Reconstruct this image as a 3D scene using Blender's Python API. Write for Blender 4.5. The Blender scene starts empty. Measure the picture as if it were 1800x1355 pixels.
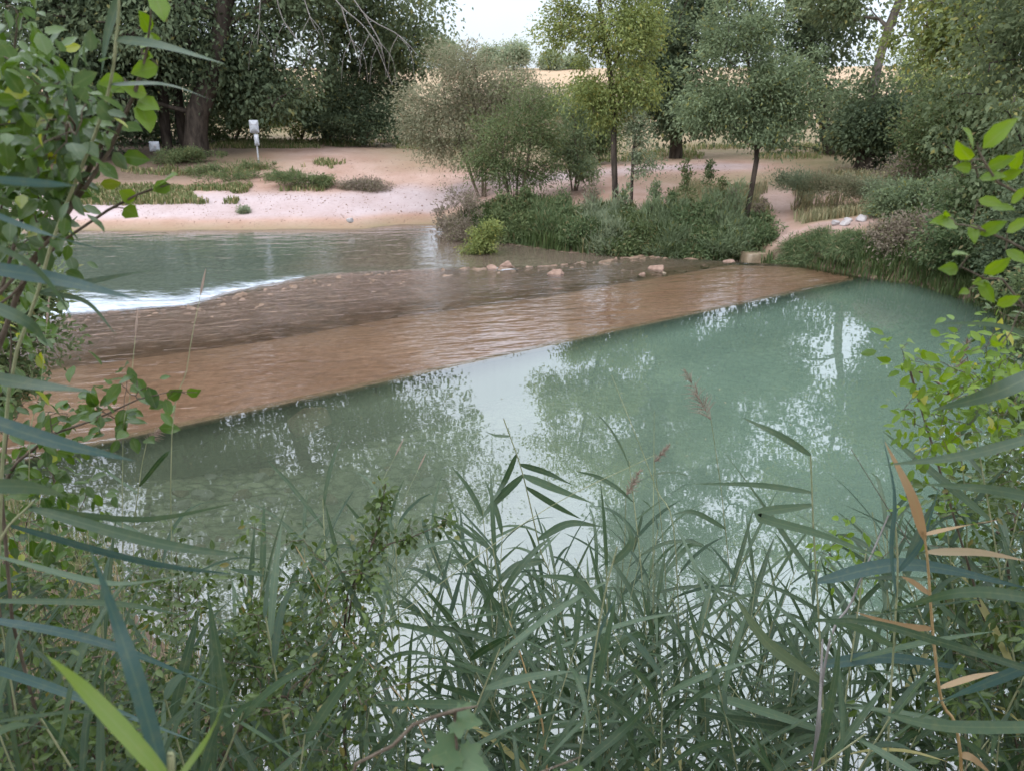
import bpy, math, random
import numpy as np
from mathutils import Vector
R_ = math.radians
SC = bpy.context.scene
COL = SC.collection

# ------------------------------------------------------------------ camera, sky, sun
F, CX, CY, CAMH, PITCH = 1386.0, 900.0, 677.5, 4.5, R_(20.8)
cam = bpy.data.cameras.new('camera'); cam.sensor_width = 36; cam.lens = 36 * F / 1800
cam.clip_start = 0.05; cam.clip_end = 2000
cam.dof.use_dof = True; cam.dof.focus_distance = 4.6; cam.dof.aperture_fstop = 5.6
camo = bpy.data.objects.new('camera', cam); COL.objects.link(camo)
camo.location = (0, 0, CAMH); camo.rotation_euler = (R_(90) - PITCH, 0, 0)
SC.camera = camo

SUN_EL, SUN_AZ = R_(42), R_(215)          # soft light from behind-left of the camera
W = bpy.data.worlds.new('World'); SC.world = W; W.use_nodes = True
nt = W.node_tree; N = nt.nodes; L = nt.links
bg = N['Background']; bg.inputs['Strength'].default_value = 0.1
sky = N.new('ShaderNodeTexSky'); sky.sky_type = 'NISHITA'; sky.sun_disc = False
sky.sun_elevation = SUN_EL; sky.sun_rotation = SUN_AZ
tc = N.new('ShaderNodeTexCoord'); sep = N.new('ShaderNodeSeparateXYZ'); L.new(tc.outputs['Generated'], sep.inputs[0])
ramp = N.new('ShaderNodeMapRange'); ramp.inputs[1].default_value = 0.0; ramp.inputs[2].default_value = 0.75
ramp.inputs[3].default_value = 0.0; ramp.inputs[4].default_value = 1.0; L.new(sep.outputs['Z'], ramp.inputs[0])
cl = N.new('ShaderNodeMix'); cl.data_type = 'RGBA'; L.new(ramp.outputs[0], cl.inputs[0])
cl.inputs[6].default_value = (6.6, 7.5, 8.7, 1); cl.inputs[7].default_value = (27, 28.2, 31.5, 1)
nz = N.new('ShaderNodeTexNoise'); nz.inputs['Scale'].default_value = 2.2; nz.inputs['Detail'].default_value = 5
L.new(tc.outputs['Generated'], nz.inputs['Vector'])
mr = N.new('ShaderNodeMapRange'); mr.inputs[1].default_value = .3; mr.inputs[2].default_value = .7
mr.inputs[3].default_value = .62; mr.inputs[4].default_value = .95; L.new(nz.outputs[0], mr.inputs[0])
mx = N.new('ShaderNodeMix'); mx.data_type = 'RGBA'
L.new(mr.outputs[0], mx.inputs[0]); L.new(sky.outputs[0], mx.inputs[6]); L.new(cl.outputs[2], mx.inputs[7])
L.new(mx.outputs[2], bg.inputs['Color'])
sd = bpy.data.lights.new('sun', 'SUN'); sd.energy = 1.1; sd.angle = R_(14); sd.color = (1, .95, .89)
so = bpy.data.objects.new('sun', sd); COL.objects.link(so)
so.rotation_euler = Vector((-math.sin(SUN_AZ) * math.cos(SUN_EL), -math.cos(SUN_AZ) * math.cos(SUN_EL), -math.sin(SUN_EL))).to_track_quat('-Z', 'Y').to_euler()
so.location = (0, -10, 40)
SC.view_settings.view_transform = 'Standard'; SC.view_settings.look = 'None'
SC.view_settings.exposure = 0.40; SC.view_settings.gamma = 1
SC.render.engine = 'CYCLES'; SC.cycles.max_bounces = 8; SC.cycles.transparent_max_bounces = 12
SC.cycles.caustics_reflective = False; SC.cycles.caustics_refractive = False

# ------------------------------------------------------------------ helpers
rng = np.random.default_rng(7)
def seed(s):
    global rng
    rng = np.random.default_rng(s)

def ray(px, py):
    u = -(py - CY) / F
    return (px - CX) / F, math.cos(PITCH) + u * math.sin(PITCH), -math.sin(PITCH) + u * math.cos(PITCH)
def G(px, py, z=0.0):                      # where the line of sight meets height z
    x, y, w = ray(px, py); t = (z - CAMH) / w
    return np.array([x * t, y * t, z])
def D(px, py, d):                          # a point at forward distance d
    x, y, w = ray(px, py); t = d / y
    return np.array([x * t, d, CAMH + w * t])

def tag(o, label=None, cat=None, group=None, kind=None):
    if label: o['label'] = label
    if cat: o['category'] = cat
    if group: o['group'] = group
    if kind: o['kind'] = kind
    return o
def empty(name, loc):
    o = bpy.data.objects.new(name, None); COL.objects.link(o); o.location = tuple(float(v) for v in loc)
    o.empty_display_size = .1
    return o
def unit(v):
    v = np.asarray(v, float)
    return v / np.maximum(np.linalg.norm(v, axis=-1, keepdims=True), 1e-9)

def mesh_obj(name, verts, faces, mat, parent=None, var=None, smooth=False, origin=None):
    """faces: list of int arrays (n,3) and/or (n,4). verts in world space; origin (parent's location) is subtracted."""
    v = np.asarray(verts, float)
    if origin is not None: v = v - np.asarray(origin, float)
    me = bpy.data.meshes.new(name)
    me.vertices.add(len(v)); me.vertices.foreach_set('co', v.astype(np.float32).ravel())
    loops = np.concatenate([np.asarray(f, np.int32).ravel() for f in faces])
    tot = np.concatenate([np.full(len(f), f.shape[1], np.int32) for f in faces])
    st = np.concatenate([[0], np.cumsum(tot)[:-1]]).astype(np.int32)
    me.loops.add(len(loops)); me.loops.foreach_set('vertex_index', loops)
    me.polygons.add(len(tot)); me.polygons.foreach_set('loop_start', st)
    me.polygons.foreach_set('loop_total', tot)
    if smooth: me.polygons.foreach_set('use_smooth', np.ones(len(tot), bool))
    if var is not None:
        a = me.attributes.new('var', 'FLOAT_COLOR', 'POINT')
        c = np.ones((len(v), 4), np.float32); c[:, :var.shape[1]] = var
        a.data.foreach_set('color', c.ravel())
    me.update(calc_edges=True); me.validate()
    me.materials.append(mat)
    o = bpy.data.objects.new(name, me); COL.objects.link(o)
    if parent: o.parent = parent
    return o

def _h(ix, iy, iz, s):
    n = (ix * 374761393 + iy * 668265263 + iz * 2147483647 + s * 144665) & 0x7fffffff
    n = ((n ^ (n >> 13)) * 1274126177) & 0x7fffffff
    return ((n ^ (n >> 16)) & 0xffff) / 65535.0
def vnoise(p, s=0):
    p = np.asarray(p, float); i = np.floor(p).astype(np.int64); f = p - i; f = f * f * (3 - 2 * f); r = 0
    for a in (0, 1):
        for b in (0, 1):
            for c in (0, 1):
                w = (f[..., 0] if a else 1 - f[..., 0]) * (f[..., 1] if b else 1 - f[..., 1]) * (f[..., 2] if c else 1 - f[..., 2])
                r = r + w * _h(i[..., 0] + a, i[..., 1] + b, i[..., 2] + c, s)
    return r * 2 - 1
def fbm(p, s=0, o=4):
    r = 0; a = .5; p = np.asarray(p, float)
    for k in range(o): r = r + a * vnoise(p * 2 ** k, s + k); a *= .5
    return r
def n2(x, y, sc, s=0, o=3): return fbm(np.stack([x * sc, y * sc, np.zeros_like(x) + .37], -1), s, o)
def sst(a, b, x):
    t = np.clip((x - a) / (b - a), 0, 1); return t * t * (3 - 2 * t)

# ------------------------------------------------------------------ materials
def new_mat(name):
    m = bpy.data.materials.new(name); m.use_nodes = True
    m.node_tree.nodes.clear()
    return m, m.node_tree.nodes, m.node_tree.links
def out(n, l, sh):
    o = n.new('ShaderNodeOutputMaterial'); l.new(sh, o.inputs['Surface'])
def rgbmix(n, l, fac, a, b):
    m = n.new('ShaderNodeMix'); m.data_type = 'RGBA'
    for s, v in ((0, fac), (6, a), (7, b)):
        if isinstance(v, (tuple, list)): m.inputs[s].default_value = (*v[:3], 1)
        elif isinstance(v, (int, float)): m.inputs[s].default_value = v
        else: l.new(v, m.inputs[s])
    return m.outputs[2]
def noise(n, l, scale, detail=4, vec=None, rough=.55):
    t = n.new('ShaderNodeTexNoise'); t.inputs['Scale'].default_value = scale; t.inputs['Detail'].default_value = detail
    t.inputs['Roughness'].default_value = rough
    if vec is not None: l.new(vec, t.inputs['Vector'])
    return t.outputs[0]
def mrange(n, l, v, a, b, c=0., d=1.):
    t = n.new('ShaderNodeMapRange'); l.new(v, t.inputs[0])
    for i, k in enumerate((a, b, c, d)): t.inputs[i + 1].default_value = k
    return t.outputs[0]
def objco(n): return n.new('ShaderNodeTexCoord').outputs['Object']
def math_(n, l, op, a, b):
    t = n.new('ShaderNodeMath'); t.operation = op
    for i, v in enumerate((a, b)):
        if isinstance(v, (int, float)): t.inputs[i].default_value = v
        else: l.new(v, t.inputs[i])
    return t.outputs[0]
def bumpn(n, l, h, strength, dist):
    b = n.new('ShaderNodeBump'); b.inputs['Strength'].default_value = strength; b.inputs['Distance'].default_value = dist
    l.new(h, b.inputs['Height']); return b.outputs[0]

def leaf_mat(name, a, b, dry=None, pdry=.04, transl=.35, rough=.5, spec=.35, under=None):
    m, n, l = new_mat(name)
    at = n.new('ShaderNodeAttribute'); at.attribute_name = 'var'
    sp = n.new('ShaderNodeSeparateColor'); l.new(at.outputs['Color'], sp.inputs[0])
    f = math_(n, l, 'ADD', math_(n, l, 'MULTIPLY', sp.outputs[0], .5), math_(n, l, 'MULTIPLY', sp.outputs[2], .5))
    c = rgbmix(n, l, f, a, b)
    if dry: c = rgbmix(n, l, mrange(n, l, sp.outputs[1], 1 - pdry * 1.5, 1 - pdry * .7), c, dry)
    if under:
        g = n.new('ShaderNodeNewGeometry'); c = rgbmix(n, l, g.outputs['Backfacing'], c, under)
    c = rgbmix(n, l, mrange(n, l, noise(n, l, 55, 4, objco(n), .7), .48, .72, 0, .28), c, rgbmix(n, l, .5, c, (.30, .26, .10)))
    c = rgbmix(n, l, mrange(n, l, at.outputs['Alpha'], .03, .16, .42, 0.), c, rgbmix(n, l, .4, c, (.24, .29, .14)))   # pale midrib
    p = n.new('ShaderNodeBsdfPrincipled'); l.new(c, p.inputs['Base Color'])
    p.inputs['Roughness'].default_value = rough; p.inputs['Specular IOR Level'].default_value = spec
    t = n.new('ShaderNodeBsdfTranslucent')
    hs = n.new('ShaderNodeHueSaturation'); hs.inputs['Hue'].default_value = .485; hs.inputs['Saturation'].default_value = 1.12
    hs.inputs['Value'].default_value = 1.5; l.new(c, hs.inputs['Color']); l.new(hs.outputs[0], t.inputs['Color'])
    x = n.new('ShaderNodeMixShader'); x.inputs[0].default_value = transl
    l.new(p.outputs[0], x.inputs[1]); l.new(t.outputs[0], x.inputs[2]); out(n, l, x.outputs[0])
    return m
def bark_mat(name, a, b, sc=6):
    m, n, l = new_mat(name)
    mp = n.new('ShaderNodeMapping'); mp.inputs['Scale'].default_value = (1, 1, .25); l.new(objco(n), mp.inputs[0])
    z = noise(n, l, sc, 6, mp.outputs[0], .65)
    p = n.new('ShaderNodeBsdfPrincipled'); l.new(rgbmix(n, l, mrange(n, l, z, .35, .65), a, b), p.inputs['Base Color'])
    p.inputs['Roughness'].default_value = .9; p.inputs['Specular IOR Level'].default_value = .15
    l.new(bumpn(n, l, z, .6, .03), p.inputs['Normal']); out(n, l, p.outputs[0]); return m
def stone_mat(name, a, b, sc=5, rough=.85, wet=0):
    m, n, l = new_mat(name)
    z = noise(n, l, sc, 7, objco(n), .65); z2 = noise(n, l, sc * 7, 4, objco(n))
    c = rgbmix(n, l, mrange(n, l, z, .35, .68), a, b)
    c = rgbmix(n, l, mrange(n, l, z2, .4, .8, 0, .35), c, tuple(v * .45 for v in a))
    p = n.new('ShaderNodeBsdfPrincipled'); l.new(c, p.inputs['Base Color'])
    p.inputs['Roughness'].default_value = rough
    l.new(bumpn(n, l, math_(n, l, 'ADD', z, math_(n, l, 'MULTIPLY', z2, .3)), .7, .04), p.inputs['Normal']); out(n, l, p.outputs[0]); return m

def water_mat(name, body, tint, ior, bumps, rough=None, gloss=.03):
    """thin water surface: mirror by Fresnel over a mix of clear tinted water and suspended silt (var.r = how turbid)."""
    m, n, l = new_mat(name); co = objco(n); h = None
    for (sx, sy, rot, st, det, dist) in bumps:
        mp = n.new('ShaderNodeMapping'); mp.vector_type = 'TEXTURE'; mp.inputs['Rotation'].default_value = (0, 0, R_(rot)); l.new(co, mp.inputs[0])
        m2 = n.new('ShaderNodeMapping'); m2.inputs['Scale'].default_value = (sx, sy, 1); l.new(mp.outputs[0], m2.inputs[0])
        t = n.new('ShaderNodeTexNoise'); t.inputs['Scale'].default_value = 1; t.inputs['Detail'].default_value = det; t.inputs['Distortion'].default_value = dist
        l.new(m2.outputs[0], t.inputs['Vector'])
        k = math_(n, l, 'MULTIPLY', t.outputs[0], st); h = k if h is None else math_(n, l, 'ADD', h, k)
    if rough:                                   # broken water where it runs over rock (var.b)
        a0 = n.new('ShaderNodeAttribute'); a0.attribute_name = 'var'; s0 = n.new('ShaderNodeSeparateColor'); l.new(a0.outputs['Color'], s0.inputs[0])
        m2 = n.new('ShaderNodeMapping'); m2.inputs['Scale'].default_value = (rough[0], rough[1], 1); m2.inputs['Rotation'].default_value = (0, 0, R_(-rough[2])); l.new(co, m2.inputs[0])
        k = math_(n, l, 'MULTIPLY', math_(n, l, 'MULTIPLY', noise(n, l, 1, rough[4], m2.outputs[0], .6), rough[3]), s0.outputs[2]); h = math_(n, l, 'ADD', h, k)
    bn = bumpn(n, l, h, 1.0, 1.0)
    fr = n.new('ShaderNodeFresnel'); fr.inputs['IOR'].default_value = ior; l.new(bn, fr.inputs['Normal'])
    at = n.new('ShaderNodeAttribute'); at.attribute_name = 'var'
    sp = n.new('ShaderNodeSeparateColor'); l.new(at.outputs['Color'], sp.inputs[0])
    z = noise(n, l, .35, 3, co)
    df = n.new('ShaderNodeBsdfDiffuse'); l.new(rgbmix(n, l, sp.outputs[1], body[0], body[1]), df.inputs['Color'])
    tr = n.new('ShaderNodeBsdfTransparent'); tr.inputs['Color'].default_value = (*tint, 1)
    x = n.new('ShaderNodeMixShader')
    mk = math_(n, l, 'MULTIPLY', sp.outputs[0], mrange(n, l, z, .3, .7, .9, 1.1)); l.new(mk, x.inputs[0])
    l.new(tr.outputs[0], x.inputs[1]); l.new(df.outputs[0], x.inputs[2])
    gl = n.new('ShaderNodeBsdfGlossy'); gl.inputs['Roughness'].default_value = gloss; gl.inputs['Color'].default_value = (.97, .98, 1, 1); l.new(bn, gl.inputs['Normal'])
    y = n.new('ShaderNodeMixShader'); l.new(fr.outputs[0], y.inputs[0]); l.new(x.outputs[0], y.inputs[1]); l.new(gl.outputs[0], y.inputs[2])
    out(n, l, y.outputs[0]); return m

M = {}
M['dark_leaf'] = leaf_mat('dark_leaf', (.055, .085, .052), (.155, .20, .115), (.22, .22, .09), .03, .38, .65, .12)
M['poplar_leaf'] = leaf_mat('poplar_leaf', (.085, .122, .068), (.20, .245, .135), (.28, .27, .10), .04, .38, .65, .12)
M['light_leaf'] = leaf_mat('light_leaf', (.15, .20, .075), (.29, .33, .12), (.36, .33, .10), .06, .38, .65, .12)
M['willow_leaf'] = leaf_mat('willow_leaf', (.17, .185, .115), (.30, .295, .20), (.34, .27, .18), .06, .38, .65, .12)
M['olive_leaf'] = leaf_mat('olive_leaf', (.075, .112, .052), (.18, .225, .105), (.24, .20, .10), .05, .38, .65, .12)
M['blue_leaf'] = leaf_mat('blue_leaf', (.11, .155, .09), (.25, .31, .18), (.27, .27, .09), .04, .38, .65, .12)
M['pale_leaf'] = leaf_mat('pale_leaf', (.19, .24, .16), (.28, .32, .21), (.33, .32, .17), .04, .38, .65, .12)
M['herb_leaf'] = leaf_mat('herb_leaf', (.07, .115, .058), (.18, .235, .115), (.28, .25, .14), .06, .38, .65, .12)
M['dry_herb'] = leaf_mat('dry_herb', (.20, .17, .14), (.29, .25, .19), (.17, .19, .09), .10, .38, .65, .12)
M['near_leaf'] = leaf_mat('near_leaf', (.022, .062, .008), (.10, .185, .024), (.30, .34, .04), .05, .38, .30, .55, (.07, .12, .045))
M['lime_leaf'] = leaf_mat('lime_leaf', (.10, .19, .015), (.19, .30, .03), (.40, .40, .07), .05, .42, .4, .4, (.13, .22, .06))
M['ivy_leaf'] = leaf_mat('ivy_leaf', (.06, .115, .045), (.12, .19, .09), None, 0, .35, .4, .4)
M['myrtle_leaf'] = leaf_mat('myrtle_leaf', (.020, .045, .010), (.115, .18, .04), (.19, .17, .05), .03, .32, .35, .45)
M['reed_leaf'] = leaf_mat('reed_leaf', (.016, .044, .012), (.095, .15, .085), (.34, .31, .12), .02, .3, .42, .4, (.09, .135, .10))
M['glaucous_leaf'] = leaf_mat('glaucous_leaf', (.036, .078, .068), (.070, .125, .110), (.15, .2, .09), .02, .3, .45, .3, (.06, .105, .09))
M['fresh_blade'] = leaf_mat('fresh_blade', (.11, .19, .035), (.18, .26, .05), (.4, .35, .1), .05, .4, .4, .5)
M['dead_blade'] = leaf_mat('dead_blade', (.28, .18, .085), (.37, .265, .15), (.42, .34, .22), .1, .3, .5, .4)
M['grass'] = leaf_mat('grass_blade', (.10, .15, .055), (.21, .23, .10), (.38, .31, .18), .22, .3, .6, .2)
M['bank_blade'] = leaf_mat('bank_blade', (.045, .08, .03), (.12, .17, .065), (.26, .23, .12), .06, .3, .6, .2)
M['dry_grass'] = leaf_mat('dry_grass_blade', (.17, .19, .10), (.32, .30, .18), (.36, .30, .18), .25, .3, .7, .2)
M['bark_dark'] = bark_mat('bark_dark', (.035, .028, .023), (.10, .08, .065))
M['bark_grey'] = bark_mat('bark_grey', (.13, .11, .095), (.27, .24, .21))
M['twig'] = bark_mat('twig', (.09, .07, .05), (.2, .16, .12), 30)
M['grey_twig'] = bark_mat('grey_twig', (.17, .155, .145), (.30, .28, .26), 10)
M['reed_stem'] = bark_mat('reed_stem', (.22, .25, .13), (.38, .38, .22), 20)
M['dead_stem'] = bark_mat('dead_stem', (.34, .22, .09), (.46, .33, .17), 20)
M['plume'] = leaf_mat('plume', (.40, .31, .25), (.54, .45, .37), None, 0, .3, .8, .1)
M['sandstone'] = stone_mat('sandstone', (.19, .12, .085), (.35, .24, .185), 7)
M['greystone'] = stone_mat('greystone', (.36, .33, .33), (.56, .53, .53))
M['wetstone'] = stone_mat('wetstone', (.20, .15, .10), (.36, .29, .20), 4, .35)
M['ledge'] = stone_mat('ledge', (.13, .085, .055), (.34, .235, .165), 3.0, .4)
def simple(name, c, rough=.5, metal=0):
    m, n, l = new_mat(name); p = n.new('ShaderNodeBsdfPrincipled')
    z = noise(n, l, 9, 4, objco(n)); l.new(rgbmix(n, l, mrange(n, l, z, .35, .7), c, tuple(v * .85 for v in c)), p.inputs['Base Color'])
    p.inputs['Roughness'].default_value = rough; p.inputs['Metallic'].default_value = metal; out(n, l, p.outputs[0]); return m
M['sign_white'] = simple('sign_white', (.42, .44, .48)); M['sign_grey'] = simple('sign_grey', (.42, .44, .46)); M['sign_mark'] = simple('sign_mark', (.45, .43, .45))

# ------------------------------------------------------------------ terrain
POLY = np.array([(-.8, 3.6), (.6, 3.5), (2.5, 3.8), (4.2, 4.8), (6.3, 7.5), (8.2, 11), (10, 14.9), (10.3, 17.1), (9.8, 18.7), (8.75, 19.6), (8.1, 20.8),
    (7.6, 21.9), (7.0, 23.3), (5.9, 23.3), (3.5, 23.9), (1.8, 24.5), (0, 25.9), (-.9, 26.7), (-2.1, 28.3), (-2.6, 29.8), (-4.5, 29.8), (-5.5, 28.8),
    (-10, 28.5), (-15.3, 28.5), (-22, 28), (-60, 30), (-60, 20), (-25, 18), (-14, 16), (-11.5, 13), (-9.3, 10.6), (-7.8, 9.3), (-6.0, 8.0), (-4.4, 6.9), (-3.2, 5.8), (-2.0, 4.6)], float)
def sdist(x, y, poly=POLY):
    """signed distance to the water's outline: negative in the water"""
    x = np.asarray(x, float); y = np.asarray(y, float); best = np.full(x.shape, 1e9); ins = np.zeros(x.shape, bool)
    for i in range(len(poly)):
        a, b = poly[i], poly[(i + 1) % len(poly)]; e = b - a
        t = np.clip(((x - a[0]) * e[0] + (y - a[1]) * e[1]) / (e @ e), 0, 1)
        best = np.minimum(best, np.hypot(x - a[0] - t * e[0], y - a[1] - t * e[1]))
        c = (a[1] > y) != (b[1] > y); xx = a[0] + (y - a[1]) / (b[1] - a[1] + 1e-12) * e[0]
        ins ^= c & (x < xx)
    return np.where(ins, -best, best)
def terrain(x, y):
    x = np.asarray(x, float); y = np.asarray(y, float)
    d = sdist(x, y) + .25 * n2(x, y, .5, 3); dp = np.maximum(d, 0)
    far = np.interp(dp, [0, .5, 2.5, 8, 12, 30, 62, 75, 220], [-.33, -.15, .35, 1.25, 1.45, 1.75, 5.9, 6.5, 9])
    near = np.interp(dp, [0, .4, 3.6, 5, 9, 80], [-.02, .25, 2.75, 2.95, 3.2, 6])
    right = np.interp(dp, [0, .3, 1.3, 4, 10, 60], [-.02, .35, .95, 1.5, 1.9, 5])
    bank = np.interp(dp, [0, .25, 1.5, 4, 9, 30, 62, 75, 220], [-.3, .1, .45, .75, 1.25, 1.75, 5.9, 6.5, 9])
    wb = sst(-3.2, -1.8, x) * sst(21, 23, y); far = far * (1 - wb) + bank * wb
    wn = 1 - sst(7.5, 13, y + .35 * np.maximum(x - 5, 0) * 0); wr = sst(7.2, 8.6, x) * (1 - sst(21, 26, y)); wl = (1 - sst(-10, -7, x)) * (1 - sst(19, 24, y))
    z = far; z = z * (1 - wr) + right * wr; z = z * (1 - wl) + right * wl; z = z * (1 - wn) + near * wn
    bed = -.33 - np.minimum(.75, .22 * np.maximum(-d, 0)) - .12 * sst(-1, 4, x)
    z = np.where(d < 0, np.minimum(z, bed + .33 * np.exp(np.minimum(d, 0) * 4) - 0.0), z)
    amp = np.clip(dp, .08, 1); z = z + (.10 * n2(x, y, .6, 11) + .03 * n2(x, y, 2.5, 12)) * amp
    return z
def tz(x, y): return float(terrain(np.array([x]), np.array([y]))[0])
def at(px, d):                              # the ground under picture column px at distance d
    z = 1.0
    for _ in range(4):
        w = math.atan2(z - CAMH, d) + PITCH; py = CY - F * math.tan(w); x, y, _w = ray(px, py); X = x / y * d; z = tz(X, d)
    return np.array([X, d, z])

def axis(lo, a, b, hi, step, g=1.16):
    mid = np.arange(a, b + 1e-6, step); out_, s, v = [], step, b
    while v < hi: s *= g; v += s; out_.append(v)
    pre, s, v = [], step, a
    while v > lo: s *= g; v -= s; pre.append(v)
    return np.concatenate([pre[::-1], mid, out_])
gx, gy = axis(-420, -20, 15, 420, .2), axis(-60, -1, 40, 700, .2)
X, Y = np.meshgrid(gx, gy); Z = terrain(X, Y)
nx, ny = len(gx), len(gy)
I = np.arange(nx * ny).reshape(ny, nx)
quads = np.stack([I[:-1, :-1], I[:-1, 1:], I[1:, 1:], I[1:, :-1]], -1).reshape(-1, 4)
d0 = sdist(X, Y)
sand = sst(-.5, 1, d0) * (1 - sst(5.5, 9, d0 + 1.5 * n2(X, Y, .3, 21))) * sst(24, 27, Y)
trk = np.maximum(np.exp(-((X + 7.5 + .45 * (Y - 36)) / 3.8) ** 2) * sst(32, 35, Y) * (1 - sst(47, 50, Y)),
                 np.exp(-((Y - 33.5 - .1 * X) / 2.6) ** 2) * sst(-5, -2, X) * (1 - sst(10, 13, X)))
path = np.exp(-((X - 7.9 - .28 * (Y - 23)) / .55) ** 2) * sst(22, 23, Y) * (1 - sst(27, 30, Y)) + 1.3 * np.exp(-(((X - 9.2) / 1.5) ** 2 + ((Y - 22.1) / 1.0) ** 2) ** 2)
sand = np.clip(np.maximum(np.maximum(sand, trk), path), 0, 1)
pale = (1 - sst(2.6, 4.4, d0 + 1.2 * n2(X, Y, .45, 23))) * sst(.3, 1.2, d0) * sst(25, 28, Y) * (1 - sst(-2.5, -1, X)) + .25 * path + .75 * np.exp(-((Y - 33.5 - .1 * X) / 2.2) ** 2) * sst(-3, 0, X) * (1 - sst(9, 12, X))
hill = sst(28, 40, d0) * sst(40, 46, Y)
bnk = sst(-3, -2, X) * (1 - sst(6.8, 7.3, X)) * sst(22, 23, Y) * (1 - sst(1.6, 2.6, d0)) * (1 - sst(28.5, 29.5, Y))
edge = (1 - sst(.5, 1.1, d0)) * sst(6.8, 7.4, X) * sst(3, 6, Y) * (1 - sst(22.4, 23, Y))
litter = np.clip(bnk + edge + (1 - sst(-15, -11, X + .5 * (Y - 34) * 0)) * sst(32.5, 34.5, Y - .12 * (X + 15)) * (1 - sst(46, 52, Y)) + sst(8.2, 9.5, X) * sst(-5, 8, Y) * (1 - sst(20, 22, Y)) + sst(11, 13, X) * (1 - sst(24, 30, Y)) * sst(19, 21, Y) + (1 - sst(8, 12, Y)) + (1 - sst(-11, -8, X)) * (1 - sst(20, 26, Y)), 0, 1)
wetb = sst(.3, 1.1, -d0)
sand = sand * (.5 + .5 * np.clip(pale, 0, 1))
zone = np.stack([sand * (1 - litter * .6), hill, litter * (1 - sand * .3), wetb], -1).reshape(-1, 4)
m, n, l = new_mat('ground'); co = objco(n)
at_ = n.new('ShaderNodeAttribute'); at_.attribute_name = 'var'
sp = n.new('ShaderNodeSeparateColor'); l.new(at_.outputs['Color'], sp.inputs[0])
nb = noise(n, l, .55, 6, co, .6); ns = noise(n, l, 7, 5, co, .65); nf = noise(n, l, 45, 3, co)
c = rgbmix(n, l, mrange(n, l, nb, .38, .62), (.27, .20, .125), (.20, .17, .09))              # dry grassy earth
c = rgbmix(n, l, mrange(n, l, sp.outputs[0], 0, .5), c, rgbmix(n, l, mrange(n, l, nb, .35, .65), (.34, .215, .16), (.46, .325, .268)))
c = rgbmix(n, l, mrange(n, l, sp.outputs[0], .5, 1), c, rgbmix(n, l, mrange(n, l, nb, .35, .65), (.41, .32, .305), (.48, .40, .40)))
c = rgbmix(n, l, sp.outputs[1], c, rgbmix(n, l, mrange(n, l, noise(n, l, .16, 5, co), .4, .62), (.42, .30, .20), (.31, .24, .15)))
c = rgbmix(n, l, sp.outputs[2], c, rgbmix(n, l, mrange(n, l, ns, .35, .65), (.10, .072, .05), (.20, .145, .11)))
vo = n.new('ShaderNodeTexVoronoi'); vo.inputs['Scale'].default_value = 5.5; vo.inputs['Randomness'].default_value = 1; dn = n.new('ShaderNodeTexNoise'); dn.inputs['Scale'].default_value = 3.5; dn.inputs['Detail'].default_value = 4; l.new(co, dn.inputs['Vector'])
va_ = n.new('ShaderNodeVectorMath'); va_.operation = 'MULTIPLY_ADD'; va_.inputs[1].default_value = (.35, .35, .35); l.new(dn.outputs['Color'], va_.inputs[0]); l.new(co, va_.inputs[2]); l.new(va_.outputs[0], vo.inputs['Vector'])
hs = n.new('ShaderNodeSeparateColor'); l.new(vo.outputs['Color'], hs.inputs[0])
bedc = rgbmix(n, l, hs.outputs[0], (.27, .28, .19), (.54, .53, .41))
bedc = rgbmix(n, l, mrange(n, l, vo.outputs['Distance'], .35, .75), bedc, (.10, .11, .08))
bedc = rgbmix(n, l, mrange(n, l, nb, .4, .7, 0, .6), bedc, (.20, .24, .15))
c = rgbmix(n, l, at_.outputs['Alpha'], c, bedc)
c = rgbmix(n, l, mrange(n, l, ns, .5, .78, 0, .5), c, rgbmix(n, l, .5, c, (.1, .08, .05)))
p = n.new('ShaderNodeBsdfPrincipled'); l.new(c, p.inputs['Base Color']); p.inputs['Roughness'].default_value = .95; p.inputs['Specular IOR Level'].default_value = .15
l.new(bumpn(n, l, math_(n, l, 'ADD', ns, math_(n, l, 'MULTIPLY', nf, .4)), .6, .05), p.inputs['Normal']); out(n, l, p.outputs[0]); M['ground'] = m
tag(mesh_obj('ground', np.stack([X, Y, Z], -1).reshape(-1, 3), [quads], m, var=zone, smooth=True), kind='structure')

# ------------------------------------------------------------------ weir and water
E0, E1 = np.array([-9.6, 7.05]), np.array([8.75, 19.62])                  # the straight lip towards the pool
ed = unit(E1 - E0); en = np.array([-ed[1], ed[0]]); EL = float(np.linalg.norm(E1 - E0))
def inner(s): return np.interp(s, [0, 4.4, 8, 11, 14.4, 17.6, 21, 22.2], [3.8, 3.7, 3.2, 3.25, 2.9, 2.85, 2.8, 1.6])      # width of smooth concrete
def outer(s): return np.interp(s, [0, 4.7, 5.3, 7.8, 9, 11.5, 13.5, 15.6, 17, 20, 21.2, 22.2], [8.2, 8.1, 8.5, 7.8, 8.5, 9.0, 8.3, 7.4, 6.4, 6.0, 4.2, 2.2])
def wpt(s, q): return E0[None] + ed[None] * np.asarray(s)[:, None] + en[None] * np.asarray(q)[:, None]
S = np.linspace(0, EL, 420)
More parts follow.
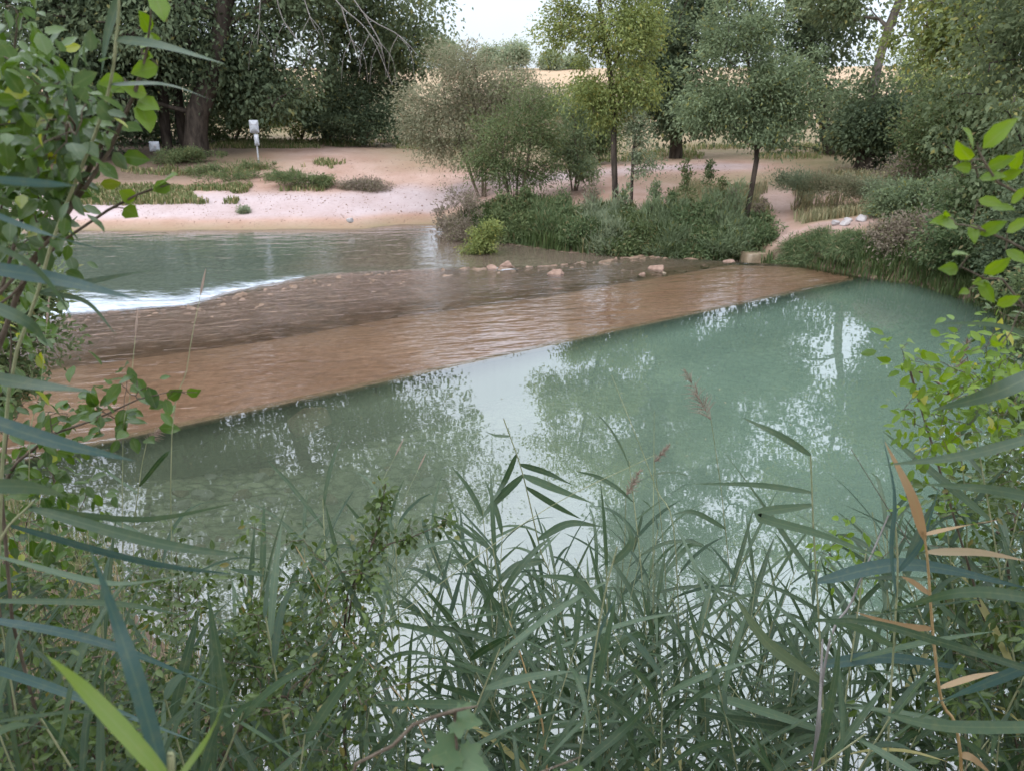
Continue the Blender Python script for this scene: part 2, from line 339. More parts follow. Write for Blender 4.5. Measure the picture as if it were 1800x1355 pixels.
# concrete slab: top falls gently away from the pool, upstream face drops into it
rows = [(-.0, -.9), (-.0, -.085), (.03, -.055)] + [(q, -.05 - .03 * q / 2.6) for q in (.5, 1.2, 1.9, 2.6, 3.0)]
vs = []
for k, (q, z) in enumerate(rows):
    qq = np.full_like(S, q) if q < .4 else q / 3.0 * (inner(S) + .15)
    if q < .4: qq = qq + .035 * n2(S, S * 0, 1.7, 33) + .02 * n2(S, S * 0, 7, 34) - .07 * (n2(S, S * 0, .8, 35) > .42)
    P2 = wpt(S, qq); zz = z + (0.012 * n2(P2[:, 0], P2[:, 1], 1.4, 31) if q > .4 else 0)
    vs.append(np.column_stack([P2, np.full_like(S, 0) + zz]))
vs = np.concatenate(vs); nS = len(S); J = np.arange(len(rows) * nS).reshape(len(rows), nS)
qd = np.stack([J[:-1, :-1], J[:-1, 1:], J[1:, 1:], J[1:, :-1]], -1).reshape(-1, 4)
m, n, l = new_mat('weir_concrete'); co = objco(n)
z1 = noise(n, l, .5, 5, co, .6); z2 = noise(n, l, 9, 5, co, .6)
c = rgbmix(n, l, mrange(n, l, z1, .36, .64), (.49, .31, .20), (.63, .435, .31)); c = rgbmix(n, l, mrange(n, l, z2, .45, .75, 0, .5), c, (.16, .10, .06))
g_ = n.new('ShaderNodeNewGeometry'); sz = n.new('ShaderNodeSeparateXYZ'); l.new(g_.outputs['Position'], sz.inputs[0])
c = rgbmix(n, l, mrange(n, l, sz.outputs[2], -.07, -.14), c, (.085, .11, .075))          # algae on the face below the lip
p = n.new('ShaderNodeBsdfPrincipled'); l.new(c, p.inputs['Base Color']); p.inputs['Roughness'].default_value = .6
l.new(bumpn(n, l, z2, .3, .02), p.inputs['Normal']); out(n, l, p.outputs[0]); M['weir'] = m
wr = empty('weir', (*(E0 + E1) / 2, 0)); tag(wr, 'straight brown concrete weir slab lying under a thin sheet of water', 'weir')
mesh_obj('slab', vs, [qd], m, wr, origin=wr.location, smooth=True)
# rough rock shelf below the slab
T = np.linspace(0, 1, 46); SS, TT = np.meshgrid(np.linspace(0, EL, 330), T)
qi, qo = inner(SS), outer(SS) + .35 + .25 * n2(SS, SS * 0, .9, 41)
Q = qi - .15 + TT * (qo - qi + .15)
PX = E0[0] + ed[0] * SS + en[0] * Q; PY = E0[1] + ed[1] * SS + en[1] * Q
rid = 1 - np.abs(fbm(np.stack([SS * 1.5, Q * 3.6, SS * 0], -1), 51, 4)) * 2.2
drop = np.interp(TT, [0, .1, .55, .82, .93, 1], [-.085, -.10, -.17, -.24, -.40, -.75])
lw = sst(.08, .3, TT)
PZ = drop + lw * (.15 * (rid - .5) * np.interp(TT, [0, .3, .6, .8, 1], [.9, .8, .9, 1.4, 1.3]) + .06 * fbm(np.stack([PX * 3.5, PY * 3.5, PX * 0], -1), 55, 3))
JJ = np.arange(SS.size).reshape(SS.shape); qd = np.stack([JJ[:-1, :-1], JJ[:-1, 1:], JJ[1:, 1:], JJ[1:, :-1]], -1).reshape(-1, 4)
tag(mesh_obj('riverbed_ledge', np.stack([PX, PY, PZ], -1).reshape(-1, 3), [qd], M['ledge'], smooth=True), kind='structure')
# water running over slab and shelf
M['weir_water'] = water_mat('weir_water', ((.22, .15, .11), (.27, .20, .165)), (.96, .90, .83), 1.85,
    [(1.15, 3.7, 16, .030, 1.5, .5), (2.8, 8.5, 8, .011, 2, .5), (.4, .7, 0, .012, 1, 0)], (4.5, 7, 20, .016, 4, .6))
Q = -.14 + TT * (outer(SS) + .34)
PX2 = E0[0] + ed[0] * SS + en[0] * Q; PY2 = E0[1] + ed[1] * SS + en[1] * Q
fr = Q / outer(SS)
q1 = np.clip((Q - inner(SS)) / (outer(SS) - inner(SS)), 0, 1.1)
WZ = .004 + np.interp(q1, [0, .15, .6, .9, 1.0, 1.1], [0, -.03, -.105, -.19, -.26, -.42]) + .006 * sst(0, .2, q1) * fbm(np.stack([PX2 * 3, PY2 * 6, PX2 * 0], -1), 61, 3)
mk = np.clip(.05 + .18 * sst(0, .35, q1) + .15 * n2(PX2, PY2, .7, 62), 0, .8)
gv = np.clip(sst(0, .3, q1), 0, 1)
tag(mesh_obj('weir_water', np.stack([PX2, PY2, WZ], -1).reshape(-1, 3), [qd], M['weir_water'], var=np.stack([mk, gv, gv], -1).reshape(-1, 3), smooth=True), kind='structure')

def sheet(name, poly, z, mat, step, fvar):
    poly = np.array(poly, float); x0, y0 = poly.min(0); x1, y1 = poly.max(0)
    ax = np.arange(x0 - step, x1 + step, step); ay = np.arange(y0 - step, y1 + step, step)
    XX, YY = np.meshgrid(ax, ay); dd = sdist(XX, YY, poly); sh = XX.shape
    # snap vertices just outside the outline onto it
    for _ in range(2):
        gxx = sdist(XX + .01, YY, poly) - sdist(XX - .01, YY, poly); gyy = sdist(XX, YY + .01, poly) - sdist(XX, YY - .01, poly)
        gl_ = np.maximum(np.hypot(gxx, gyy), 1e-6); dd = sdist(XX, YY, poly); mv = np.where((dd > 0) & (dd < step * 1.5), dd, 0)
        XX = XX - gxx / gl_ * mv; YY = YY - gyy / gl_ * mv
    ok = sdist(XX, YY, poly) < .02
    K = np.arange(XX.size).reshape(sh); q = np.stack([K[:-1, :-1], K[:-1, 1:], K[1:, 1:], K[1:, :-1]], -1).reshape(-1, 4)
    q = q[ok.ravel()[q].all(1)]
    use = np.unique(q); mp = np.zeros(XX.size, int); mp[use] = np.arange(len(use))
    vv = np.stack([XX, YY, np.full(sh, z)], -1).reshape(-1, 3)[use]
    return tag(mesh_obj(name, vv, [mp[q]], mat, var=fvar(vv[:, 0], vv[:, 1])), kind='structure')
M['pool_water'] = water_mat('pool_water', ((.185, .225, .15), (.122, .185, .138)), (.85, .94, .82), 2.3, [(1.1, 1.6, 20, .0018, 2, .3), (5, 7, 10, .0002, 2, .2)], None, .012)
pool = [E0 + ed * -6] + [E1 + ed * 2] + [(12, 21), (13, 14), (9.5, 9), (7, 4), (3, 2.6), (-3.5, 2.6), (-8.5, 3)]
def pv(x, y):
    f = np.clip(sst(-4.5, 4.5, x + .5 * n2(x, y, .5, 71) + .1 * (y - 9)), 0, 1); sh = sst(0, 1.0, -sdist(x, y))
    lip = (x - E0[0]) * -en[0] + (y - E0[1]) * -en[1]; lp = .28 + .72 * sst(.15, 1.1, lip)
    return np.stack([np.clip(.25 + .46 * f, 0, .9) * (.5 + .5 * sh) * lp, f, f], -1)
sheet('pool_water', pool, .0, M['pool_water'], .25, pv)
M['river_water'] = water_mat('river_water', ((.13, .16, .125), (.27, .205, .155)), (.6, .7, .58), 1.7, [(.9, 2.2, 5, .022, 3, .5), (5, 9, 0, .003, 2, .4)])
os_ = wpt(np.linspace(-9, EL + .5, 40), outer(np.clip(np.linspace(-9, EL + .5, 40), 0, EL)) - .15)
river = [tuple(v) for v in os_] + [(11, 24.5), (7, 26.5), (2, 28), (-1.5, 31), (-62, 33), (-62, 15)]
def rv(x, y):
    f = np.clip(sst(1.4, .2, -sdist(x, y)) + sst(-7.5, -3.5, x + .6 * n2(x, y, .5, 72)) * sst(20, 23, y), 0, 1) ; return np.stack([.62 - .2 * f, f, f], -1)
sheet('river_water', river, -.33, M['river_water'], .4, rv)
# foam where the water drops into the river
def foam_mat(name):
    m, n, l = new_mat(name); co = objco(n)
    at = n.new('ShaderNodeAttribute'); at.attribute_name = 'var'; sp = n.new('ShaderNodeSeparateColor'); l.new(at.outputs['Color'], sp.inputs[0])
    mp = n.new('ShaderNodeMapping'); mp.inputs['Rotation'].default_value = (0, 0, R_(-15)); mp.inputs['Scale'].default_value = (.8, 2.8, 1); l.new(co, mp.inputs[0])
    z = noise(n, l, 1.9, 7, mp.outputs[0], .68)
    z3 = noise(n, l, 9, 5, mp.outputs[0], .7)
    f = mrange(n, l, math_(n, l, 'ADD', math_(n, l, 'ADD', z, math_(n, l, 'MULTIPLY', z3, .55)), sp.outputs[0]), 1.2, 1.56, 0, .92)
    d = n.new('ShaderNodeBsdfPrincipled'); d.inputs['Base Color'].default_value = (.66, .73, .80, 1); d.inputs['Roughness'].default_value = .6
    l.new(bumpn(n, l, z, .6, .08), d.inputs['Normal'])
    t = n.new('ShaderNodeBsdfTransparent'); x = n.new('ShaderNodeMixShader'); l.new(f, x.inputs[0]); l.new(t.outputs[0], x.inputs[1]); l.new(d.outputs[0], x.inputs[2])
    out(n, l, x.outputs[0]); return m
M['foam'] = foam_mat('foam')
def foam(name, s0, s1, wide, z0, dens, q0=-.25):
    A, B = np.meshgrid(np.linspace(s0, s1, 160), np.linspace(0, 1, 26)); ww = wide(A)
    q = outer(np.clip(A, 0, EL)) + q0 + B * ww
    x = E0[0] + ed[0] * A + en[0] * q; y = E0[1] + ed[1] * A + en[1] * q
    z = z0 + (0 if q0 > -1 else .06) * (1 - B) + .05 * (1 - B) ** 2 + .035 * (1 - B) * fbm(np.stack([x * 3, y * 3, x * 0], -1), 81, 3)
    a = dens(A) * (1 - B) ** .6 * sst(0, .06, B) * sst(s0, s0 + .8, A) * (1 - sst(s1 - 1, s1, A)) + .05
    K = np.arange(A.size).reshape(A.shape); qd = np.stack([K[:-1, :-1], K[:-1, 1:], K[1:, 1:], K[1:, :-1]], -1).reshape(-1, 4)
    return tag(mesh_obj(name, np.stack([x, y, z], -1).reshape(-1, 3), [qd], M['foam'], var=np.stack([a, a, a], -1).reshape(-1, 3), smooth=True), ('white foam where the weir spills into the green river' if q0 > -1 else 'thin white riffle between the stones of the weir'), 'foam', kind='stuff')
foam('riffle_foam', 14.2, 19.5, lambda s: .5 + 1.0 * np.abs(np.sin(s * 2.3)), -.22, lambda s: .42 + .22 * np.sin(s * 4.1), q0=-1.4)
foam('foam', -1.5, 11.8, lambda s: np.interp(s, [0, 5, 7, 9, 11.8], [5.4, 4.6, 3.2, 2.0, .8]), -.30, lambda s: np.interp(s, [-1, 1, 6.2, 8, 11.8], [.62, .76, .74, .70, .62]))

# ------------------------------------------------------------------ plants
RHOMB = (np.array([(0, 0, 0), (.42, .5, .05), (1, 0, -.04), (.42, -.5, .05)]), [np.array([[0, 1, 2, 3]])])
OVATE = (np.array([(0, 0, 0), (.22, .40, .06), (.55, .47, .07), (.84, .22, .03), (1, 0, -.08), (.84, -.22, .03), (.55, -.47, .07), (.22, -.40, .06), (.22, 0, 0), (.55, 0, -.01), (.84, 0, -.04)]),
         [np.array([[8, 9, 2, 1], [9, 10, 3, 2], [8, 7, 6, 9], [9, 6, 5, 10]]), np.array([[0, 8, 1], [10, 4, 3], [0, 7, 8], [10, 5, 4]])])
def leaves(P, A, Nn, size, aspect, tmpl):
    A = unit(A); B = unit(np.cross(Nn, A)); C = np.cross(A, B); tv, tf = tmpl; k = len(tv); n_ = len(P)
    V = P[:, None] + (tv[None, :, 0, None] * A[:, None] + tv[None, :, 1, None] * aspect * B[:, None] + tv[None, :, 2, None] * C[:, None]) * size[:, None, None]
    F_ = [(f[None] + (np.arange(n_) * k)[:, None, None]).reshape(-1, f.shape[1]) for f in tf]
    return V.reshape(-1, 3), F_
def tubes(P, Q, r0, r1, sides=5, dP=None):
    P = np.asarray(P, float); Q = np.asarray(Q, float); d = unit(Q - P)
    ref = np.where(np.abs(d[:, 2:3]) > .9, np.array([[1., 0, 0]]), np.array([[0, 0, 1.]])); u = unit(np.cross(d, ref)); v = np.cross(d, u)
    a = np.arange(sides) / sides * 2 * math.pi; ring = np.cos(a)[None, :, None] * u[:, None] + np.sin(a)[None, :, None] * v[:, None]
    V = np.concatenate([P[:, None] + ring * np.asarray(r0)[:, None, None], Q[:, None] + ring * np.asarray(r1)[:, None, None]], 1)
    i = np.arange(sides); j = (i + 1) % sides; f = np.stack([i, j, j + sides, i + sides], -1)
    Fq = (f[None] + (np.arange(len(P)) * 2 * sides)[:, None, None]).reshape(-1, 4)
    return V.reshape(-1, 3), [Fq]
def merge(parts):
    V, F3, F4, o = [], [], [], 0
    for v, fs in parts:
        V.append(v)
        for f in fs: (F3 if f.shape[1] == 3 else F4).append(f + o)
        o += len(v)
    fs = [np.concatenate(x) for x in (F4, F3) if x]
    return np.concatenate(V), fs
def polytube(pts, r, sides=5):
    """one welded tube along a polyline with a radius per point"""
    pts = np.asarray(pts, float); d = unit(np.gradient(pts, axis=0)); ref = np.array([0.31, .95, .05]); u = unit(np.cross(d, ref)); v = np.cross(d, u)
    a = np.arange(sides) / sides * 2 * math.pi; r = np.asarray(r)[:, None, None]
    V = pts[:, None] + r * (np.cos(a)[None, :, None] * u[:, None] + np.sin(a)[None, :, None] * v[:, None])
    k = np.arange(len(pts) * sides).reshape(-1, sides); kn = np.roll(k, -1, 1)
    return V.reshape(-1, 3), [np.stack([k[:-1], kn[:-1], kn[1:], k[1:]], -1).reshape(-1, 4)]
def spline(pts, n=10):
    pts = np.asarray(pts, float); t = np.linspace(0, len(pts) - 1, n); i = np.clip(t.astype(int), 0, len(pts) - 2); f = (t - i)[:, None]
    p = np.vstack([2 * pts[0] - pts[1], pts, 2 * pts[-1] - pts[-2]]); a, b, c, d = p[i], p[i + 1], p[i + 2], p[i + 3]
    return .5 * (2 * b + (c - a) * f + (2 * a - 5 * b + 4 * c - d) * f ** 2 + (3 * b - a - 3 * c + d) * f ** 3)

def skeleton(trunks, clumps, sub=3, sag=.08, up=.35):
    """branches that reach every leaf clump from the nearest wood; returns nodes, parents, load"""
    nodes, par = [], []
    for t in trunks:
        for i, p in enumerate(t): nodes.append(np.array(p, float)); par.append(-1 if i == 0 else len(nodes) - 2)
    ntr = len(nodes); base = np.array(nodes)
    dist = np.min(np.linalg.norm(clumps[:, None] - base[None], axis=2), 1); tips = []
    for k in np.argsort(dist):
        c = clumps[k]; A = np.array(nodes); v = c[None] - A
        cost = np.linalg.norm(v, axis=1) * (1 + up * np.clip(-unit(v)[:, 2], 0, 1) * 2); j = int(np.argmin(cost)); a = A[j]; prev = j
        ln = np.linalg.norm(c - a); jit = rng.normal(0, .07 * ln, (sub, 3))
        for q in range(1, sub + 1):
            f = q / sub; p = a + (c - a) * f + (jit[q - 1] * (1 - f)) + np.array([0, 0, sag * ln * math.sin(math.pi * f)])
            nodes.append(p); par.append(prev); prev = len(nodes) - 1
        tips.append(prev)
    load = np.zeros(len(nodes))
    for t in tips:
        while t >= 0: load[t] += 1; t = par[t]
    return np.array(nodes), np.array(par), load, ntr
def wood(trunks, clumps, r_base, r_tip, sub=3, up=.35, pw=.5, sides=5):
    nd, pr, ld, ntr = skeleton(trunks, clumps, sub, up=up)
    r = np.maximum(r_tip, r_base * (np.maximum(ld, .3) / ld.max()) ** pw)
    parts = []; o = 0
    for t in trunks:
        k = len(t); rr = r[o:o + k].copy(); rr = np.maximum.accumulate(rr[::-1])[::-1]; rr[0] *= 1.25; r[o:o + k] = rr
        parts.append(polytube(nd[o:o + k], rr, 8)); o += k
    i = np.arange(ntr, len(nd)); q = pr[i]
    parts.append(tubes(nd[q], nd[i], np.minimum(r[q], r[i] * 1.5), r[i], sides))
    return merge(parts)
def crown(clumps, per, sig, size, aspect, tmpl, centre, droop=.35, flat=.75, bright=None):
    n_ = len(clumps) * per; ci = np.repeat(np.arange(len(clumps)), per)
    sg = sig * rng.uniform(.45, 1.5, len(clumps))[ci]
    off = rng.normal(0, 1, (n_, 3)); off = off * np.minimum(1, 2.0 / np.linalg.norm(off, axis=1))[:, None]; off[:, 2] *= flat
    P = clumps[ci] + off * sg[:, None]
    o = unit(P - centre); A = rng.normal(0, 1, (n_, 3)) * .8 + o * .6 + unit(off) * .4; A[:, 2] -= droop
    Nn = rng.normal(0, 1, (n_, 3)) * .7 + np.array([0, 0, .9])
    sz = size * rng.uniform(.6, 1.35, n_)
    V, Fs = leaves(P, A, Nn, sz, aspect, tmpl); k = len(tmpl[0])
    var = np.stack([rng.random(n_), rng.random(n_), rng.random(len(clumps))[ci]], -1)
    return V, Fs, np.repeat(var, k, 0)
def cloud(n_, centre, radii, power=.45, bottom=-1.0):
    """clump centres in an uneven ellipsoid, most of them towards its outside"""
    d = unit(rng.normal(0, 1, (n_ * 3, 3))); d = d[d[:, 2] > bottom][:n_]
    lump = 1 + .62 * fbm(d * 2.2 + rng.uniform(0, 50, 3), 5, 3) * 1.7
    r = rng.random(len(d)) ** power
    return np.asarray(centre) + d * (r * lump)[:, None] * np.asarray(radii)

TREE_NO = [100]
def tree(name, label, cat, px, d, lobes, leaf, bark, r_base, nclump, per, sig, size, trunk_px=None, lean=(0, 0), aspect=.55, group=None, kind_part='trunk', stems=1, base_z=-.1, extra=None, droop=.35, tmpl=RHOMB, base=None, world=False):
    """lobes: (px, py, depth offset, rx, ry, rz in metres, weight) ellipsoids of foliage; trunk_px: picture points the trunk passes"""
    TREE_NO[0] += 1; seed(TREE_NO[0])
    b = at(px, d) if base is None else np.array(base, float); root = empty(name, b); tag(root, label, cat, group)
    tot = sum(q[6] for q in lobes); cs = []; cen = []
    for (lx, ly, dd, rx, ry, rz, w) in lobes:
        c = np.array([lx, ly, dd], float) if world else D(lx, ly, d + dd); cen.append(c * w)
        cs.append(cloud(max(4, int(nclump * w / tot)), c, (rx, ry, rz)))
    cl_ = np.concatenate(cs); gz = terrain(cl_[:, 0], cl_[:, 1]) + sig * .4; low = cl_[:, 2] < gz; cl_[low, 2] = gz[low] + rng.random(low.sum()) * sig; cm = np.sum(cen, 0) / tot
    hh = max(float(cm[2] - b[2]), .1)
    trunks = []
    for s in range(stems):
        if trunk_px: pts = [b + (0, 0, base_z)] + [D(x, y, d + rng.uniform(-.2, .2)) for x, y in trunk_px]
        else:
            a = rng.uniform(0, 6.28); o = np.array([math.cos(a), math.sin(a), 0]) * (0 if stems == 1 else .12 * hh * rng.uniform(.3, 1.4))
            top = cm + o * 2 + (0, 0, .25 * hh); mid = b + (top - b) * .5 + o * .3 + rng.normal(0, .04 * hh, 3) * (1, 1, 0)
            pts = [b + o * .35 + (0, 0, base_z), mid, top]
        trunks.append(spline(pts, 11 if stems == 1 else 7))
    wv, wf = wood(trunks, cl_, r_base, max(.006, size * .05), up=.6 if stems == 1 else .3)
    mesh_obj(kind_part, wv, wf, M[bark], root, origin=b, smooth=True)
    sc_ = (2.3, 1.38) if d > 29 else (1.9, 1.22)
    lv, lf, var = crown(cl_, int(per * sc_[0]), sig, size * sc_[1], aspect, tmpl, cm, droop)
    mesh_obj('crown' if kind_part == 'trunk' else 'foliage', lv, lf, M[leaf], root, var=var, origin=b)
    return root

# ---- trees on the far side, left
tree('tree', 'big dark tree with the thickest grey trunk, behind the white signs', 'tree', 345, 39,
     [(330, -60, 0, 6.5, 4, 4.5, 3), (430, 90, 1, 3.6, 3, 2.6, 1.6), (470, 165, 1, 2.4, 2, .9, .6), (410, 150, 1.5, 2.2, 1.6, 1.2, .6), (200, 60, 0, 4.5, 3.5, 3, 1.5), (420, -330, 1, 6, 4.5, 4, 2.6), (250, -300, 0, 5, 4, 4, 1.6), (520, -60, 0, 2.6, 2.5, 2.6, .8), (300, -540, 0, 6, 4, 4, 2.6), (460, -560, 0, 5, 4, 4, 2)],
     'dark_leaf', 'bark_dark', .52, 350, 90, .75, .17, [(347, 200), (375, 130), (392, 40), (410, -120), (420, -330)])
tree('tree', 'slim leaning trunk tree at the dark wood edge by the small white sign', 'tree', 296, 40,
     [(190, 110, 0, 3.2, 3, 2.4, 1), (150, -60, 0, 3.5, 3, 4, 1), (170, -320, 0, 3.5, 3, 4, 1), (210, 140, 1, 2.2, 2, .9, .5)], 'dark_leaf', 'bark_dark', .24, 140, 90, .7, .16, [(290, 225), (284, 150), (250, 60), (200, -60)])
tree('tree', 'second slim trunk tree beside the thickest grey trunk', 'tree', 325, 40.5,
     [(300, 90, 0, 2.0, 2.5, 1.3, .8), (300, -20, 0, 3, 3, 3, 1)], 'dark_leaf', 'bark_dark', .22, 60, 90, .65, .16, [(318, 220), (310, 140), (300, 40)])
tree('tree', 'dark tree filling the corner behind the broad leaved branch', 'tree', 90, 37,
     [(70, 60, 0, 4.5, 3, 4, 1), (110, -220, 1, 5, 4, 5, 1), (60, 200, 0, 3.5, 2.5, 1.6, .5), (-60, -100, 1, 4, 4, 6, .6), (80, -520, 1, 5, 4, 5, 1)], 'dark_leaf', 'bark_dark', .4, 210, 80, .75, .17)
tree('tree', 'tall dark poplar whose leafy edge meets the gap of white sky', 'tree', 575, 47,
     [(620, -140, -2, 5.0, 5, 6, 2.6), (665, 20, -2, 2.9, 3, 2.4, 1.2), (540, 10, 0, 4.0, 3, 2.0, 1), (600, -680, -1, 5, 4, 4, 1.8), (720, -420, -1, 4.6, 4, 4.5, 1.8), (560, -450, 0, 6, 5, 5, 2.2), (750, 80, -2, 1.4, 1.5, .7, .35), (650, 105, -1, 2.4, 1.5, 1.0, .5)],
     'poplar_leaf', 'bark_dark', .28, 310, 80, .8, .17, [(580, 150), (600, 0), (630, -200), (620, -420), (600, -650)])
dead = [[(560, -40), (600, 12), (650, 60), (690, 150)], [(590, -60), (640, 25), (700, 62), (735, 98)], [(520, -50), (545, 30), (562, 62)], [(600, 12), (618, 70), (636, 118)], [(480, -40), (500, 40), (560, 110)], [(640, 25), (668, 75), (672, 100)], [(460, -40), (455, 50), (452, 80)]]
t = bpy.data.objects['tree.004']; seed(3)
mesh_obj('dead_branch', *merge([polytube(spline([D(x, y, 35 + .4 * i) for x, y in q], 14), np.linspace(.032, .009, 14)) for i, q in enumerate(dead)] +
        [polytube(spline([D(q[-2][0], q[-2][1], 35 + .4 * i), D(q[-2][0] + a, q[-2][1] + 30, 35 + .4 * i), D(q[-2][0] + a * 1.3, q[-2][1] + 75, 35.2 + .4 * i)], 8), np.linspace(.014, .006, 8)) for i, q in enumerate(dead) for a in (-14, 22)]), M['grey_twig'], t, origin=t.location)
# understorey behind the beach
def shrub(name, label, px, d, lobes, leaf, nclump, per, sig, size, r=.04, bark='twig', stems=4, aspect=.45, cat='shrub', group=None, droop=.1, tmpl=RHOMB, base=None):
    return tree(name, label, cat, px, d, lobes, leaf, bark, r, nclump, per, sig, size, aspect=aspect, group=group, kind_part='stems', stems=stems, droop=droop, tmpl=tmpl, base=base)
shrub('shrub', 'yellow green bush at the wood edge behind the tall white sign', 525, 46, [(520, 195, 0, 2.0, 1.5, 1.2, 1), (575, 185, 1, 1.6, 1.4, 1.2, .7)], 'light_leaf', 60, 70, .45, .13)
shrub('shrub', 'deep green bush between the yellow green bush and the pale willow', 640, 45, [(625, 175, 0, 2.2, 1.6, 1.7, 1), (680, 140, 1, 2.0, 1.6, 1.6, .8), (590, 215, 0, 1.5, 1.3, .7, .4)], 'dark_leaf', 80, 80, .5, .14)
shrub('shrub', 'low shadowy bush under the dark poplar', 640, 43.5, [(640, 218, 0, 2.2, 1.2, .7, 1), (700, 215, 0, 1.3, 1.2, .7, .5)], 'dark_leaf', 50, 70, .35, .12)
shrub('shrub', 'dusky bush in the shade behind the thickest grey trunk', 410, 46, [(420, 190, 0, 2.6, 1.6, 1.8, 1), (470, 150, 1, 2.0, 1.6, 1.5, .7)], 'olive_leaf', 60, 80, .5, .14)
shrub('shrub', 'black green thicket behind the two slim trunks', 230, 45, [(230, 210, 0, 4.5, 1.5, 1.8, 1), (330, 200, 2, 3.5, 1.5, 1.6, .8)], 'dark_leaf', 90, 80, .6, .15)
shrub('shrub', 'dark thicket at the far end of the beach', 60, 38, [(60, 250, 0, 4, 1.5, 1.5, 1), (-60, 230, 0, 4, 1.5, 2, 1), (150, 215, 2, 2.5, 1.5, 1.4, .7)], 'dark_leaf', 110, 80, .6, .14)
# ---- middle
shrub('willow', 'pale beige green willow bush at the island end nearest the beach', 850, 31, [(785, 195, 0, 1.25, 1.2, 1.2, 1), (850, 150, 0, 1.25, 1.1, 1.1, .9), (750, 225, 0, .8, .8, .9, .5), (800, 115, 0, 1.0, .8, .6, .5), (860, 235, 0, 1.5, 1, 1.1, .9), (780, 265, 0, .9, .8, .5, .4), (900, 170, .5, 1.0, .8, 1.2, .6), (730, 180, .3, .6, .6, .7, .25)], 'willow_leaf', 210, 62, .36, .095, stems=7, aspect=.3, cat='willow', r=.05)
shrub('willow', 'darker olive willow bush on the bank above the leafy islet', 905, 28, [(890, 235, 0, 1.3, 1, 1.0, 1.1), (955, 240, 0, .9, .8, .9, .8), (880, 300, 0, 1.1, .8, .6, .8), (940, 180, .5, .8, .8, .7, .4), (840, 290, .3, .7, .7, .6, .4), (940, 310, 0, .7, .6, .4, .4)], 'olive_leaf', 180, 62, .28, .085, stems=7, aspect=.32, cat='willow', r=.045)
shrub('shrub', 'blue grey bush between the olive willow and the yellow green tree', 1010, 30, [(1000, 260, 0, .75, .7, .8, 1), (1020, 195, .4, .5, .5, .9, .5), (1030, 300, -.3, .5, .5, .4, .4)], 'blue_leaf', 60, 60, .24, .085)
shrub('shrub', 'rounded olive bush on the sand behind the yellow green tree', 1055, 36, [(1055, 235, 0, .95, .9, .8, 1)], 'herb_leaf', 40, 80, .3, .11)
tree('tree', 'slender yellow green tree with a thin dark trunk rising from the bank shrubs', 'tree', 1083, 27,
     [(1060, 60, 0, 1.6, 1.4, 1.1, 1.2), (1130, 50, .4, 1.1, 1.2, 1.1, 1), (1040, 165, 0, .9, .9, .5, .6), (1110, 150, 0, .9, .9, .7, .6), (1030, -80, 0, 1.5, 1.3, 1.2, .9), (1110, -130, 0, 1.4, 1.3, 1.3, .9), (985, 30, 0, .6, .7, .9, .45), (1080, 210, 0, .7, .6, .4, .3)],
     'light_leaf', 'bark_dark', .10, 250, 66, .30, .10, [(1079, 270), (1078, 190), (1070, 110), (1055, 20), (1050, -90)], aspect=.4)
tree('sapling', 'small pale sapling beside the slender yellow green tree', 'sapling', 1110, 26.6, [(1118, 230, 0, .45, .45, .55, 1), (1130, 285, 0, .42, .4, .35, .5)], 'pale_leaf', 'bark_dark', .05, 32, 55, .2, .085, [(1112, 290), (1118, 220)], aspect=.4)
tree('tree', 'round blue green tree with a leaning trunk at the end of the bank shrubs', 'tree', 1308, 24.6,
     [(1322, 140, 0, 1.9, 1.5, 1.6, 2.4), (1305, 45, 0, 1.3, 1.1, 1.1, 1), (1385, 185, 0, 1.2, 1, .9, .9), (1245, 200, 0, 1.0, .9, .7, .7), (1325, 232, 0, 1.3, .9, .4, .6), (1290, -20, 0, .5, .6, .6, .3)],
     'blue_leaf', 'bark_dark', .075, 250, 66, .27, .095, [(1326, 305), (1330, 265), (1322, 170), (1310, 60)], aspect=.42)
# ---- trees on the far side, right
tree('tree', 'tall dark poplar with a black trunk right of the yellow green tree', 'tree', 1188, 38,
     [(1205, 60, 0, 2.2, 2, 2.6, 1.5), (1215, -180, 0, 2.2, 2.2, 4, 1.6), (1175, 190, -.6, 1.3, 1.0, 1.1, .8), (1150, 120, 0, 1.4, 1.2, 1.2, .6), (1215, -440, 0, 2.2, 2, 4, 1.5), (1230, -680, 0, 2.0, 2, 4, 1.2), (1240, 190, 0, 1.3, 1.2, 1, .5)],
     'dark_leaf', 'bark_dark', .27, 235, 90, .6, .15, [(1190, 200), (1195, 100), (1205, -60), (1215, -300), (1215, -480)])
tree('tree', 'big dark twin tree behind the round blue green tree', 'tree', 1460, 39,
     [(1415, 150, 0, 2.1, 2, 2.2, 1.1), (1400, -40, 0, 3.2, 3, 3, 1.4), (1430, 60, -1.5, 2.2, 1.2, 1.6, .8), (1420, -300, 0, 4, 3, 5, 1.8), (1500, 230, 0, 1.8, 1.5, 1.1, .6), (1330, -200, 1, 2.6, 2.5, 4, 1), (1400, -600, 0, 4, 3, 4, 1.6)],
     'dark_leaf', 'bark_dark', .24, 220, 60, .52, .155)
tree('tree', 'leaning tree with a pale limb crossing the blue sky gap', 'tree', 1530, 33,
     [(1475, 10, 0, 1.4, 2, 1.0, .7), (1660, -70, 0, 2.6, 2.5, 2.2, 1.3), (1600, 200, 0, 1.6, 1.5, 1.2, .9), (1510, 200, 0, 1.1, 1, 1.4, .7), (1580, -330, 0, 3.6, 3, 4, 1.6), (1700, -250, 0, 3, 3, 3.5, 1)],
     'poplar_leaf', 'bark_grey', .19, 200, 60, .42, .14, [(1528, 215), (1540, 130), (1562, 50), (1600, -60), (1620, -250)])
